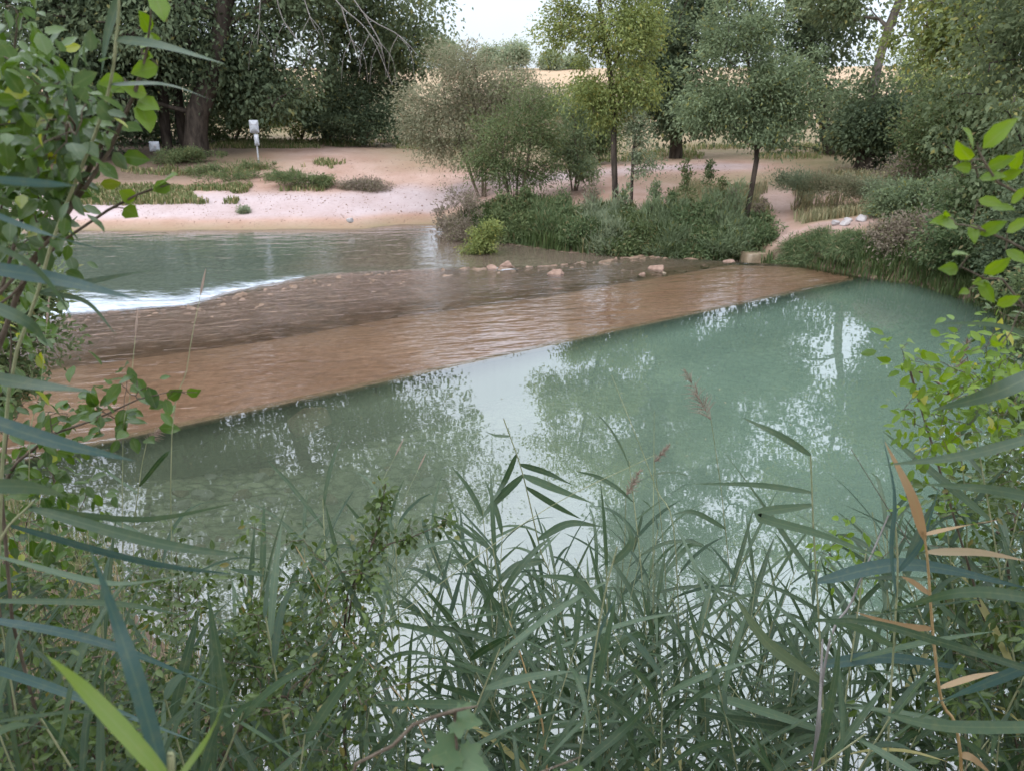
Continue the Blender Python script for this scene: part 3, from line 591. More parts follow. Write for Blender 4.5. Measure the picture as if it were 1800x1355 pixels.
tree('tree', 'short dark leaning trunk tree in shade beside the dry scrub', 'tree', 1515, 31.5,
     [(1565, 230, 0, 1.2, 1, 1, 1), (1500, 235, 0, .8, .8, .7, .5)], 'dark_leaf', 'bark_dark', .33, 60, 80, .4, .12, [(1530, 240), (1550, 195), (1560, 160)])
tree('tree', 'light green tree hanging over the top corner above the bank scrub', 'tree', 1760, 25,
     [(1668, 50, 0, 1.4, 1.5, 1.0, 1.0), (1740, 60, 0, 1.8, 1.8, 2.2, 1.6), (1790, -180, 0, 3, 2.5, 3.2, 1.6), (1650, -160, 0, 2.6, 2.4, 2.2, 1.3), (1800, 180, 0, 1.6, 1.6, 1.3, .9), (1700, -340, 0, 3, 2.5, 2, 1)],
     'light_leaf', 'bark_grey', .26, 240, 66, .36, .12)
tree('tree', 'deep green tree leaning over the shaded end of the pool', 'tree', 1900, 18,
     [(1830, 120, 0, 1.5, 1.5, 2.4, 1), (1900, -150, 0, 2.6, 2.4, 3, 1.5), (1790, -120, 1, 1.7, 1.6, 2, .9), (1830, 320, 0, 1.0, 1.2, 1.0, .6)], 'poplar_leaf', 'bark_dark', .2, 160, 90, .40, .11)
shrub('shrub', 'tall olive bush under the light green overhanging tree', 1690, 24, [(1690, 215, 0, 1.5, 1.2, 1.3, 1), (1640, 250, 0, 1.0, 1, .8, .6), (1760, 270, 0, 1.1, 1, 1, .7)], 'olive_leaf', 110, 90, .33, .10)
shrub('shrub', 'dry brown scrub at the foot of the dark leaning trunk', 1610, 27, [(1605, 295, 0, .9, .7, .5, 1), (1660, 300, 0, .7, .6, .5, .6)], 'dry_herb', 45, 60, .22, .09)
shrub('shrub', 'grey green bush above the stone pile on the bank', 1590, 22, [(1580, 360, 0, .85, .7, .45, 1), (1640, 350, 0, .7, .7, .5, .7)], 'blue_leaf', 60, 70, .22, .085)
shrub('shrub', 'brown tinged scrub hanging to the water beside the weir end', 1600, 20, [(1595, 430, 0, .85, .6, .45, 1), (1560, 455, 0, .4, .4, .25, .4), (1650, 440, 0, .6, .5, .4, .6)], 'dry_herb', 75, 60, .2, .08)
shrub('shrub', 'green scrub on the pool bank between brown scrub and the shaded corner', 1690, 18, [(1690, 420, 0, .8, .7, .55, 1), (1720, 350, .5, .7, .6, .55, .8), (1740, 470, 0, .5, .5, .35, .5)], 'herb_leaf', 100, 80, .2, .085)
shrub('shrub', 'dark bush at the shaded corner of the pool', 1790, 16, [(1790, 430, 0, .75, .7, .7, 1), (1850, 380, 0, .9, .8, .9, 1), (1800, 510, 0, .6, .5, .3, .5)], 'dark_leaf', 110, 80, .2, .085)
shrub('shrub', 'bush at the shaded corner trailing into the pool', 1880, 14, [(1880, 520, 0, .9, .6, .6, 1), (1880, 600, -.8, .7, .5, .4, .6)], 'olive_leaf', 80, 80, .18, .08)
for (px, d, rx, rz, lf, lab) in [(840, 62, 2.6, 1.5, 'dry_herb', 'brown scrub on the hillside above the pale willow'), (930, 66, 2.6, 1.2, 'willow_leaf', 'pale scrub on the hillside in the middle of the gap'), (1010, 60, 2.0, 1.5, 'olive_leaf', 'green scrub on the hillside behind the slender yellow green tree'), (1110, 64, 2.6, 1.4, 'dry_herb', 'brown scrub on the hillside left of the black trunk poplar'), (1290, 60, 2.5, 1.0, 'willow_leaf', 'pale scrub beyond the round leaning tree'), (1600, 58, 4.0, 2.6, 'herb_leaf', 'green thicket beyond the pale limbed tree'), (450, 60, 4.0, 1.6, 'olive_leaf', 'green scrub on the hillside behind the yellow green bush'), (650, 60, 4.0, 1.6, 'willow_leaf', 'pale scrub on the hillside behind the dark poplar'), (1700, 50, 4.0, 2.6, 'light_leaf', 'bright thicket far behind the tall olive bush')]:
    b = at(px, d); py = CY - F * math.tan(math.atan2(b[2] + rz * .7 - CAMH, d) + PITCH)
    shrub('hillside_scrub', lab, px, d, [(px, py, 0, rx, 1.5, rz, 1), (px + 25, py + 12, -2, rx * .6, 1, rz * .6, .5)], lf, 60, 55, .5, .15, group='scrub on the hillside')
# hilltop trees: glow and distance haze are put into their pale leaf colour
for (px, d, top, w, lab) in [(903, 98, 78, 1.7, 'round pale tree on the hilltop in the middle of the sky gap'), (858, 100, 88, .9, 'narrow pale tree on the hilltop nearest the dark poplar'), (966, 97, 98, .7, 'small bright tree on the hilltop nearest the yellow green tree'), (1012, 99, 105, 1.0, 'faint hilltop tree behind the slender yellow green tree'), (780, 100, 72, 2.0, 'hilltop tree half hidden by the pale willow')]:
    b = at(px, d); h = D(px, top, d)[2] - b[2]; py = CY - F * math.tan(math.atan2(b[2] + h * .58 - CAMH, d) + PITCH)
    tree('hilltop_tree', lab, 'tree', px, d, [(px, py, 0, w, w, h * .36, 1)], 'pale_leaf', 'bark_grey', .16, 45, 70, .5, .2, group='trees along the hilltop')

# ---- the green strip of the far bank: herbs and young shrubs
strip = [(800, 27.8, 385, .55, .42, 'dry_herb', 'grey brown twiggy weeds at the river end of the bank', 0),
    (905, 26.8, 385, .8, .6, 'olive_leaf', 'broad green bank shrub under the olive willow', 0), (962, 26.4, 392, .65, .5, 'herb_leaf', 'grassy bank shrub right of the one under the olive willow', 1),
    (1012, 25.6, 405, .6, .45, 'herb_leaf', 'green bank shrub below the blue grey bush', 0), (1062, 25.2, 392, .6, .65, 'pale_leaf', 'pale grassy clump at the foot of the slender yellow green tree', 1),
    (1115, 24.9, 405, .6, .5, 'olive_leaf', 'leafy bank shrub below the pale sapling', 0), (1168, 24.6, 395, .65, .65, 'blue_leaf', 'tall blue green grassy clump in the middle of the bank', 1),
    (1220, 24.3, 402, .6, .5, 'herb_leaf', 'green bank shrub left of the leaning trunk', 0), (1272, 24.2, 388, .65, .75, 'blue_leaf', 'tallest leafy bank shrub at the foot of the leaning trunk', 1), (1318, 24.3, 415, .4, .4, 'herb_leaf', 'last low bank shrub beside the sandy path gap', 0)]
for i, (px, d, py, rx, rz, lf, lab, gr) in enumerate(strip):
    lob = [(px, py + 9, 0, rx, .6, rz * .85, 1), (px + 15, py + 40, -.7, rx * .9, .4, .26, .8), (px - 20, py - 16, .2, rx * .3, .3, rz * .9, .3), (px + 22, py - 24, .1, rx * .25, .25, rz * .8, .22), (px + 4, py + 48, -1.0, rx, .3, .16, .6)]
    if gr: shrub('bank_shrub', lab, px, d, lob, lf, 120, 34, .15, .18, r=.015, stems=8, aspect=.11, group='shrubs along the far bank', droop=-1.2)
    else: shrub('bank_shrub', lab, px, d, lob, lf, 120 if i else 50, 60 if i else 34, .16, .10, r=.02, stems=7, aspect=.36, group='shrubs along the far bank', droop=-.1)
for i, (px, d, top, lab) in enumerate([(925, 26.8, 318, 'weed stalk rising in front of the olive willow'), (985, 26.2, 332, 'weed stalk in front of the blue grey bush'), (1040, 25.6, 318, 'weed stalk just left of the slender yellow green tree'), (1098, 25.2, 322, 'weed stalk between the slender tree and the pale sapling'), (1268, 24.9, 310, 'leafy weed stalk close by the leaning trunk'), (1180, 25.0, 325, 'weed stalk over the tall blue green clump'), (1335, 24.6, 345, 'weed stalk at the path side of the bank'), (1150, 25.5, 310, 'thin bare weed stalk rising left of the others on the bank'), (1205, 25.2, 285, 'tall thin weed stalk rising from the middle of the bank'), (1245, 25.0, 280, 'thin weed stalk nearest the leaning trunk'), (1290, 25.2, 330, 'short weed stalk beside the leaning trunk')]):
    shrub('weed_stalk', lab, px, d, [(px, top + 30, 0, .14, .14, .5, 1), (px + 4, top + 75, 0, .2, .16, .4, .8)], ('olive_leaf', 'herb_leaf', 'dry_herb', 'blue_leaf')[i % 4], 34, 16, .075, .075, r=.012, stems=1, cat='weed', group='weed stalks on the far bank')
shrub('islet_shrub', 'yellow flowered green shrub on the small islet among the riffle stones', 850, 24.2, [(848, 425, 0, .33, .3, .45, 1), (865, 400, 0, .25, .25, .3, .5), (845, 445, 0, .4, .3, .18, .4)], 'light_leaf', 60, 55, .11, .07, r=.015, stems=6, aspect=.4)
shrub('islet_shrub', 'grey twiggy shrub standing behind the islet in the river', 822, 26.2, [(810, 400, 0, .5, .4, .45, 1), (830, 360, 0, .4, .4, .4, .5), (790, 350, 0, .25, .3, .5, .3)], 'dry_herb', 55, 34, .16, .07, r=.015, stems=7, aspect=.3)
# weeds on the beach slope
for (px, d, pts, lf, lab) in [(430, 33.8, [(420, 312, 0, 1.5, .9, .14, 1), (370, 300, 1, 1.3, .9, .14, .9), (450, 290, 2, 1.0, .9, .2, .6), (480, 318, 0, .8, .6, .12, .4)], 'olive_leaf', 'wide grey green weed clump below the tall white sign'),
        (520, 32.8, [(505, 312, 0, .6, .5, .2, .7), (560, 318, 0, .8, .5, .14, 1)], 'olive_leaf', 'lower weed clump right of the one below the tall white sign'),
        (430, 29.9, [(429, 372, 0, .2, .2, .01, 1)], 'pale_leaf', 'lone small grey green tuft on the pale sand'),
        (650, 33, [(640, 330, 0, 1.0, .5, .05, 1)], 'dry_herb', 'dry flat weed patch on the sand towards the willow'),
        (340, 36.5, [(330, 275, 0, 1.4, .8, .35, 1)], 'olive_leaf', 'shaded weeds at the foot of the thickest grey trunk')]:
    shrub('weed_clump', lab, px, d, pts, lf, 14 if px == 430 and d < 30 else 75, 42, .07 if px == 430 and d < 30 else .13, .07, r=.012, stems=5, aspect=.3, cat='weeds', droop=-.2)
for (px, d, py, lf, lab) in [(1400, 26, 318, 'pale_leaf', 'pale herb patch beside the round leaning tree'), (1470, 25, 322, 'willow_leaf', 'pale seeding herbs in the middle of the bank meadow'), (1545, 24.5, 330, 'pale_leaf', 'pale herbs at the scrub side of the bank meadow')]:
    shrub('meadow_herb', lab, px, d, [(px, py, 0, .85, .6, .22, 1), (px + 25, py + 10, -.3, .5, .4, .2, .5)], lf, 60, 42, .17, .075, r=.01, stems=7, aspect=.25, cat='herbs', droop=-.5)
for (px, d, py, lab) in [(1395, 22.0, 445, 'bright green grass tuft between the path gap and the bare slope'), (1430, 21.6, 440, 'bright grass tuft in the middle of the weir end bank'), (1475, 20.9, 450, 'grass tuft hanging over the water at the weir end'), (1500, 20.6, 425, 'grass tuft below the grey stone pile')]:
    b = at(px, d); shrub('grass_tuft', lab, px, d, [(px, py + 6, 0, .36, .3, .16, 1), (px, py + 20, -.3, .4, .3, .10, .8)], 'herb_leaf', 60, 50, .11, .13, r=.008, stems=4, aspect=.12, cat='grass tuft', group='grass tufts at the weir end', droop=.6)

# unseen trees added behind the camera to keep the near reeds in shade
for (x, y, lab) in [(-6.5, -5.5, 'unseen shade tree behind the photographer on the side of the broad leaved branches'), (1.0, -8.0, 'unseen shade tree directly behind the photographer'), (8.0, -4.0, 'unseen shade tree behind the photographer on the side of the dry reed')]:
    g0 = tz(x, y); tree('unseen_shade_tree', lab, 'tree', 0, 30, [(x, y, g0 + 7, 3.6, 3.2, 3, 1), (x + 1, y - 1, g0 + 11, 3.6, 3.2, 3.2, 1)], 'poplar_leaf', 'bark_dark', .25, 110, 60, .7, .17, base=(x, y, g0), world=True, group='unseen shade trees of the near bank')
# ------------------------------------------------------------------ grass as ground cover
def blades(name, pts, h, mat, label, wid=.012):
    n_ = len(pts); z = terrain(pts[:, 0], pts[:, 1]); P = np.column_stack([pts, z - .02]); a = rng.uniform(0, 6.28, n_)
    hh = h * rng.uniform(.5, 1.4, n_); ln = hh * rng.uniform(.1, .6, n_); side = np.column_stack([np.cos(a), np.sin(a), a * 0]) * (wid * rng.uniform(.6, 1.4, n_))[:, None]
    dr = np.column_stack([np.cos(a + 1.57), np.sin(a + 1.57), a * 0]); up = np.array([0, 0, 1.])
    mid = P + up * (hh * .6)[:, None] + dr * (ln * .35)[:, None]; tip = P + up * hh[:, None] + dr * ln[:, None]
    V = np.stack([P - side, P + side, mid + side * .8, mid - side * .8, tip], 1).reshape(-1, 3); k = np.arange(n_) * 5
    F4 = np.stack([k, k + 1, k + 2, k + 3], -1); F3 = np.stack([k + 3, k + 2, k + 4], -1)
    cn = n2(pts[:, 0], pts[:, 1], .8, 91) * .5 + .5
    var = np.repeat(np.stack([rng.random(n_), rng.random(n_), cn], -1), 5, 0)
    V[4::5, 2] -= (hh * .45 * (1 - cn))
    return tag(mesh_obj(name, V, [F4, F3], M[mat], var=var), label, 'grass', kind='stuff')
def scatter(n_, x0, x1, y0, y1, f):
    p = np.column_stack([rng.uniform(x0, x1, n_), rng.uniform(y0, y1, n_)]); return p[f(p[:, 0], p[:, 1])]
seed(500)
P1 = scatter(42000, 5.5, 17, 21.5, 32, lambda x, y: (sdist(x, y) > .6) & (np.abs(x - 7.9 - .28 * (y - 23)) + .5 * n2(x, y, 1.1, 92) > .35 + .3 * rng.random(len(x))) & (((x - 9.2) / 1.6) ** 2 + ((y - 22.2) / 1.15) ** 2 > 1 + .5 * n2(x, y, 1.5, 90)) & (n2(x, y, .45, 93) + .25 * n2(x, y, 2, 89) > -.25 + .35 * rng.random(len(x)) - .2) & (y < 29.5 + 1.5 * n2(x, y, .6, 88) + .25 * (x - 8)))
blades('meadow_grass', P1, .36, 'dry_grass', 'pale seeding grass on the bank behind the stone pile', .016)
P2 = scatter(38000, -2.4, 6.9, 22.5, 28.5, lambda x, y: (sdist(x, y) > -.25) & (sdist(x, y) < 2.4) & ((n2(x, y, .9, 94) > -.15) | (sdist(x, y) < .7)))
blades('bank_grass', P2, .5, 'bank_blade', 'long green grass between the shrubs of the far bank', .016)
P3 = np.concatenate([scatter(9000, -18, -10.5, 30.6, 32.8, lambda x, y: (n2(x, y, .7, 95) > -.15)), scatter(9000, -16, -1, 42, 47, lambda x, y: n2(x, y, .4, 96) > -.1), scatter(9000, -17, -7.5, 32.2, 37, lambda x, y: n2(x, y, .6, 97) > .1), scatter(5000, 3, 16, 37, 44, lambda x, y: n2(x, y, .4, 98) > .0)])
blades('short_grass', P3, .26, 'grass', 'short green grass patches along the beach and wood edge', .022)
P4 = scatter(60000, 7, 14, 9, 22.5, lambda x, y: (sdist(x, y) > -.2) & (sdist(x, y) < 3) & ((sdist(x, y) < .7) | (rng.random(len(x)) < .4)) & (((x - 9.1) / 1.7) ** 2 + ((y - 22.0) / 1.35) ** 2 > 1))
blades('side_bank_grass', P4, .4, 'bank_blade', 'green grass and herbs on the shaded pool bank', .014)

# ------------------------------------------------------------------ stones
def rock(name, label, pos, r, mat, squash=.6, s=0, group=None, sink=.45, cat='rock'):
    import bmesh
    bm = bmesh.new(); bmesh.ops.create_icosphere(bm, subdivisions=4, radius=1); v = np.array([q.co[:] for q in bm.verts])
    rr = 1 + .55 * fbm(v * 1.2 + s * 3.1, s, 3) + .18 * fbm(v * 4 + s, s + 5, 3); a = rr[:, None] * v
    for k in range(9):                                      # broken flat faces
        q = unit(np.random.default_rng(s * 7 + k).normal(0, 1, 3)); dd = a @ q; lim = .62; a = a - np.clip(dd - lim, 0, None)[:, None] * q * .85
    r = r * .88; a = a * np.array([1, .8, squash]) * r; th = s * 1.3; c_, s_ = math.cos(th), math.sin(th); a = a @ np.array([[c_, s_, 0], [-s_, c_, 0], [0, 0, 1]])
    f = np.array([[q.index for q in fc.verts] for fc in bm.faces]); bm.free()
    o = mesh_obj(name, a, [f], M[mat], smooth=True); o.location = (pos[0], pos[1], pos[2] + r * squash * (1 - 2 * sink) ); return tag(o, label, cat, group)
WG = 'stones lying in the riffle'
rock('rock', 'orange tinted stone touching the islet shrub', G(890, 468, -.15), .30, 'sandstone', .5, 1, WG)
rock('rock', 'low stone in front of the islet shrub', G(866, 472, -.17), .22, 'sandstone', .45, 2, WG)
rock('rock', 'lone pinkish boulder between the islet and the stone cluster', G(977, 484, -.12), .28, 'sandstone', .6, 3, WG)
rock('rock', 'largest pale boulder of the cluster on the weir edge', G(1155, 476, -.1), .34, 'sandstone', .55, 4, WG)
rock('rock', 'small brown stone in front of the pale boulder cluster', G(1128, 487, -.1), .19, 'sandstone', .6, 5, WG)
rock('rock', 'dark small stone against the right side of the cluster', G(1168, 486, -.1), .17, 'wetstone', .7, 6, WG)
rock('rock', 'flat stone just beyond the cluster', G(1197, 478, -.1), .26, 'wetstone', .3, 7, WG)
rock('rock', 'small stone on the weir edge below the leaning trunk', G(1240, 470, -.08), .17, 'sandstone', .5, 8, WG)
rock('rock', 'last small stone on the weir edge before the path gap', G(1283, 461, -.05), .24, 'sandstone', .4, 9, WG)
rock('rock', 'flat half drowned stone behind the lone pinkish boulder', G(1070, 466, -.2), .26, 'wetstone', .35, 10, WG)
for i, (px, py, r, lab) in enumerate([(1468, 380, .20, 'left stone of the grey pile on the bank'), (1485, 388, .20, 'front stone of the grey pile on the bank'), (1512, 380, .22, 'right stone of the grey pile on the bank'), (1492, 374, .17, 'rear stone of the grey pile on the bank')]):
    b = at(px, 22.3 - (py - 374) * .03); rock('pile_stone', lab, b, r, 'greystone', .6, 20 + i, 'grey stone pile on the bank', .3)
rock('rock', 'small pale stone at the waterline near the weir end', G(1538, 490, .0), .11, 'sandstone', .7, 31)
rock('rock', 'small stone alone on the wet beach edge', G(615, 389, .0), .16, 'greystone', .7, 32)
rock('boulder', 'broad boulder lying under the pool water beside the weir lip', G(545, 735, -.36), .66, 'sandstone', .32, 33, None, .5)
rock('rock', 'white stone in the dry grass beyond the tall dark poplar', at(1238, 52) + (0, 0, .3), .42, 'greystone', .8, 34)
seed(77)
for i in range(60):
    px, py = rng.uniform(270, 860), rng.uniform(740, 960); p = G(px, py, -.35); z = tz(p[0], p[1])
    rock('cobble', 'rounded cobble on the shallow pool bed beyond the reeds', (p[0], p[1], z), rng.uniform(.08, .2), ('wetstone', 'greystone', 'sandstone')[i % 3], .5, 40 + i, 'cobbles on the pool bed', .3, 'stone')
seed(78)
pb = np.concatenate([scatter(1600, -17, -2.6, 28.3, 33, lambda x, y: (sdist(x, y) > .05) & (n2(x, y, .8, 101) > -.1)), scatter(1500, -9, 9, 31, 38, lambda x, y: sdist(x, y) > 2)])
pz = terrain(pb[:, 0], pb[:, 1]); pr = rng.uniform(.012, .036, len(pb)) * rng.uniform(.5, 1.3, len(pb))
oct_ = np.array([(1, 0, 0), (-.9, .2, 0), (0, 1, .1), (.1, -1, 0), (.1, .1, .7), (0, 0, -.6)]); of = np.array([(0, 2, 4), (2, 1, 4), (1, 3, 4), (3, 0, 4), (2, 0, 5), (1, 2, 5), (3, 1, 5), (0, 3, 5)])
pv_ = (np.column_stack([pb, pz])[:, None] + oct_[None] * pr[:, None, None] * rng.uniform(.6, 1.4, (len(pb), 6, 1))).reshape(-1, 3)
tag(mesh_obj('pebbles', pv_, [(of[None] + (np.arange(len(pb)) * 6)[:, None, None]).reshape(-1, 3)], M['sandstone']), 'small pebbles and grit strewn over the sandy beach', 'pebbles', kind='stuff')
# stepped sandstone ledges of the path down to the weir
def ledge_step(label, px, py, z, w, dep, h, s):
    w *= .8
    p = G(px, py, z); a = np.linspace(0, 2 * math.pi, 28, endpoint=False); r = np.sign(np.cos(a)) * np.abs(np.cos(a)) ** .45 * w / 2, np.sign(np.sin(a)) * np.abs(np.sin(a)) ** .45 * dep / 2
    jt = 1 + .12 * fbm(np.stack([np.cos(a) * 2, np.sin(a) * 2, a * 0 + s], -1), s, 2); x, y = r[0] * jt, r[1] * jt
    rings = [(1, -h), (1.02, -.03), (.96, 0), (.5, .008)]; V = np.concatenate([np.column_stack([x * k, y * k, np.full_like(x, zz)]) for k, zz in rings] + [np.array([[0, 0, .01]])])
    K = np.arange(28 * 4).reshape(4, 28); Kn = np.roll(K, -1, 1); f4 = np.stack([K[:-1], Kn[:-1], Kn[1:], K[1:]], -1).reshape(-1, 4); f3 = np.stack([K[3], Kn[3], np.full(28, 112)], -1)
    o = mesh_obj('stone_step', V, [f4, f3], M['wetstone'], smooth=False); o.location = p; o.rotation_euler = (0, 0, .25); tag(o, label, 'step', 'steps at the path gap')
ledge_step('lower brown stone step at the end of the weir', 1330, 443, -.04, 1.0, .6, .35, 1)
ledge_step('upper brown stone step under the sandy path', 1345, 432, .0, .6, .5, .35, 2)

# ------------------------------------------------------------------ signs
def box(c, s, bevel=.006):
    c = np.array(c, float); s = np.array(s, float) / 2; v = np.array([[x, y, z] for x in (-1, 1) for y in (-1, 1) for z in (-1, 1)]) * s + c
    return v, [np.array([[0, 1, 3, 2], [4, 6, 7, 5], [0, 4, 5, 1], [2, 3, 7, 6], [0, 2, 6, 4], [1, 5, 7, 3]])]
def rpanel(c, w, h, t, r):
    """upright panel with rounded corners"""
    a = np.concatenate([np.linspace(k * math.pi / 2, (k + 1) * math.pi / 2, 6) for k in range(4)]); sx = np.array([1, -1, -1, 1]).repeat(6); sz = np.array([1, 1, -1, -1]).repeat(6)
    x = sx * (w / 2 - r) + r * np.cos(a); z = sz * (h / 2 - r) + r * np.sin(a); n_ = len(x)
    V = np.concatenate([np.column_stack([x, np.full(n_, -t / 2), z]), np.column_stack([x, np.full(n_, t / 2), z]), [[0, -t / 2, 0], [0, t / 2, 0]]]) + np.array(c)
    i = np.arange(n_); j = (i + 1) % n_
    return V, [np.stack([i, i + n_, j + n_, j], -1), np.concatenate([np.stack([i, j, np.full(n_, 2 * n_)], -1), np.stack([j + n_, i + n_, np.full(n_, 2 * n_ + 1)], -1)])]
b = at(455, 36.6); s1 = empty('sign', b); tag(s1, 'tall white sign on a grey post with a smaller plate below its panel', 'sign')
zt = D(453, 210, 36.6)[2] - b[2]
mesh_obj('post', *polytube([(0, 0, -.3), (0, 0, zt * .5), (-.02, 0, zt - .05)], [.035, .035, .033], 10), M['sign_grey'], s1)
pn = mesh_obj('panel', *rpanel((-.02, -.055, zt - .31), .40, .55, .03, .04), M['sign_white'], s1)
mesh_obj('panel_seam', *box((-.02, -.073, zt - .22), (.36, .006, .018)), M['sign_mark'], pn)
mesh_obj('lower_plate', *rpanel((.03, -.055, zt - .88), .2, .48, .025, .02), M['sign_white'], s1)
b = at(277, 37.3); s2 = empty('sign', b); tag(s2, 'small low white sign in front of the dark tree trunks', 'sign')
zt = D(275, 249, 37.3)[2] - b[2]
mesh_obj('post', *polytube([(0, 0, -.3), (0, 0, zt * .5), (0, 0, zt - .1)], [.03, .03, .03], 8), M['bark_dark'], s2)
pn = mesh_obj('panel', *rpanel((-.02, -.05, zt - .22), .46, .44, .03, .03), M['sign_white'], s2)
mesh_obj('symbol', *rpanel((.02, -.069, zt - .2), .12, .14, .006, .05), M['sign_mark'], pn)


# ------------------------------------------------------------------ near vegetation
def blade_strip(pts, width, nrm, n=10, fold=.18, shape='reed', twist=0.):
    """one long leaf along a polyline: folded strip, widest in its lower third, pointed"""
    p = spline(pts, n); d = unit(np.gradient(p, axis=0)); t = np.linspace(0, 1, n)
    side = unit(np.cross(d, np.broadcast_to(nrm, d.shape))); up = np.cross(side, d)
    if twist:
        a = (twist * t)[:, None]; side, up = side * np.cos(a) + up * np.sin(a), up * np.cos(a) - side * np.sin(a)
    w = width * .5 * np.interp(t, [0, .04, .15, .35, .6, .85, 1], [.35, .6, .88, 1, .78, .34, .02])
    V = np.stack([p - side * w[:, None] + up * (w * fold)[:, None], p, p + side * w[:, None] + up * (w * fold)[:, None]], 1).reshape(-1, 3)
    k = np.arange(n * 3).reshape(n, 3); f = np.concatenate([np.stack([k[:-1, i], k[:-1, i + 1], k[1:, i + 1], k[1:, i]], -1) for i in (0, 1)])
    return V, [f]
def var_for(parts, dry=None):
    vs_ = []
    for v, _ in parts:
        a = np.tile([rng.random(), rng.random() if dry is None else dry, rng.random(), 1.], (len(v), 1)); a[1::3, 3] = 0; vs_.append(a)
    return np.concatenate(vs_)
def plume_geo(p, d, ln, n_=90):
    """feathery seed head: fine drooping filaments along a tip axis"""
    parts = []; d = unit(d)
    for i in range(n_):
        t = rng.random(); a = p + d * ln * t; q = unit(rng.normal(0, 1, 3)); o = unit(d * .9 + q * .75); L_ = ln * (.45 - .3 * t) * rng.uniform(.5, 1.1)
        parts.append(polytube([a, a + o * L_ * .5, a + o * L_ + np.array([0, 0, -.12 * L_])], [.0011, .0014, .0005], 3))
    return merge(parts)
def reed_proto(s, h, nleaf, ll, wid, plume=False):
    seed(s); parts = []
    lean = rng.normal(0, .10, 2); pts = np.array([(0, 0, -.15), (lean[0] * .2 * h, lean[1] * .2 * h, h * .4), (lean[0] * .6 * h, lean[1] * .6 * h, h * .75), (lean[0] * h, lean[1] * h, h)]); st = spline(pts, 14)
    a0 = rng.uniform(0, 6.28)
    for i in range(nleaf):
        f = .22 + .78 * (i + .5) / nleaf; k = f * 13; j = min(int(k), 12); b = st[j] + (st[j + 1] - st[j]) * (k - j)
        a = a0 + (i % 2) * math.pi + rng.normal(0, .55); o = np.array([math.cos(a), math.sin(a), 0]); L_ = ll * rng.uniform(.65, 1.2) * (1 - .25 * abs(f - .6)); el = rng.uniform(.35, 1.15)
        dr = rng.uniform(.0, .22) if rng.random() < .8 else rng.uniform(.3, .6)
        m1 = b + L_ * .35 * (o * math.cos(el) + np.array([0, 0, math.sin(el)])); e2 = el - dr; m2 = m1 + L_ * .35 * (o * math.cos(e2) + np.array([0, 0, math.sin(e2)])); e3 = e2 - dr * 1.3
        m3 = m2 + L_ * .3 * (o * math.cos(e3) + np.array([0, 0, math.sin(e3)]))
        parts.append(blade_strip([b, m1, m2, m3], wid * rng.uniform(.7, 1.25), np.cross(o, (0, 0, 1)) * rng.normal(0, .35) + np.array([0, 0, 1.]) + o * -.3, 9, twist=rng.normal(0, .6)))
    o_ = empty('reed', (0, 0, -50))
    mesh_obj('stem', *polytube(st, np.linspace(.0045, .002, 14), 6), M['reed_stem'], o_, smooth=True)
    v, f = merge(parts); mesh_obj('leaves', v, f, M['reed_leaf'], o_, var=var_for(parts), smooth=True)
    if plume: mesh_obj('plume', *plume_geo(st[-1], st[-1] - st[-3], .2), M['plume'], o_, var=None)
    return o_, h
def dup(root):
    c = root.copy(); COL.objects.link(c)
    for ch in root.children:
        q = ch.copy(); COL.objects.link(q); q.parent = c
    return c
protos = [reed_proto(900 + i, h, nl, ll, w) for i, (h, nl, ll, w) in enumerate([(1.9, 15, .43, .023), (2.1, 16, .47, .025), (1.7, 14, .41, .021), (2.0, 17, .46, .027), (1.5, 13, .41, .022), (2.3, 16, .49, .026), (1.3, 12, .37, .019), (1.8, 17, .39, .019)])]
used = set()
RG = 'reeds of the waterside thicket'
def put_reed(px, d, top_py, k, label='green reed in the thicket along the near edge of the pool', ang=None, tilt=.17):
    b = at(px, d); ht = D(px, top_py, d)[2] - b[2]
    if ht < .45: return None
    o, h = protos[k]
    if k in used: o = dup(o)
    used.add(k); s = ht / h; o.location = tuple(b); sxy = min(max(s, .8), 1.15); o.scale = (sxy, sxy, s)
    o.rotation_euler = (rng.normal(0, tilt), rng.normal(0, tilt), rng.uniform(0, 6.28) if ang is None else ang); tag(o, label, 'reed', RG); return o
seed(321)
tops = ([0, 150, 300, 500, 700, 900, 1000, 1100, 1250, 1400, 1550, 1650, 1800, 1950], [1030, 1005, 1005, 1000, 975, 925, 915, 910, 1010, 1040, 960, 830, 720, 660])
cnt = 0
while cnt < 150:
    u = rng.random()
    px = rng.uniform(560, 1330) if u < .55 else (rng.uniform(1250, 1950) if u < .9 else rng.uniform(100, 600))
    d = rng.uniform(2.5, 4.5) if px < 1350 else rng.uniform(2.0, 4.4)
    top = np.interp(px, *tops) + abs(rng.normal(0, 1)) * 110 + rng.uniform(-25, 60)
    if put_reed(px, d, top, int(rng.integers(0, 8))): cnt += 1
cnt = 0
while cnt < 70:
    px = rng.uniform(480, 1500); d = rng.uniform(2.0, 3.6)
    if put_reed(px, d, rng.uniform(1090, 1300), int(rng.integers(0, 8)), 'short green reed low in the thicket at the bottom of the bank', tilt=.28): cnt += 1
cnt = 0
while cnt < 28:
    px = rng.uniform(1600, 1980); d = rng.uniform(1.9, 3.2)
    if put_reed(px, d, rng.uniform(700, 1050), int(rng.integers(0, 8)), 'green reed in the crowded corner beside the dry orange reed', tilt=.2): cnt += 1
cnt = 0
while cnt < 46:
    px = rng.uniform(60, 720); d = rng.uniform(1.5, 2.4)
    if put_reed(px, d, rng.uniform(1000, 1240), int(rng.integers(0, 8)), 'green reed standing among the small leaved bush near the bottom corner', tilt=.16): cnt += 1

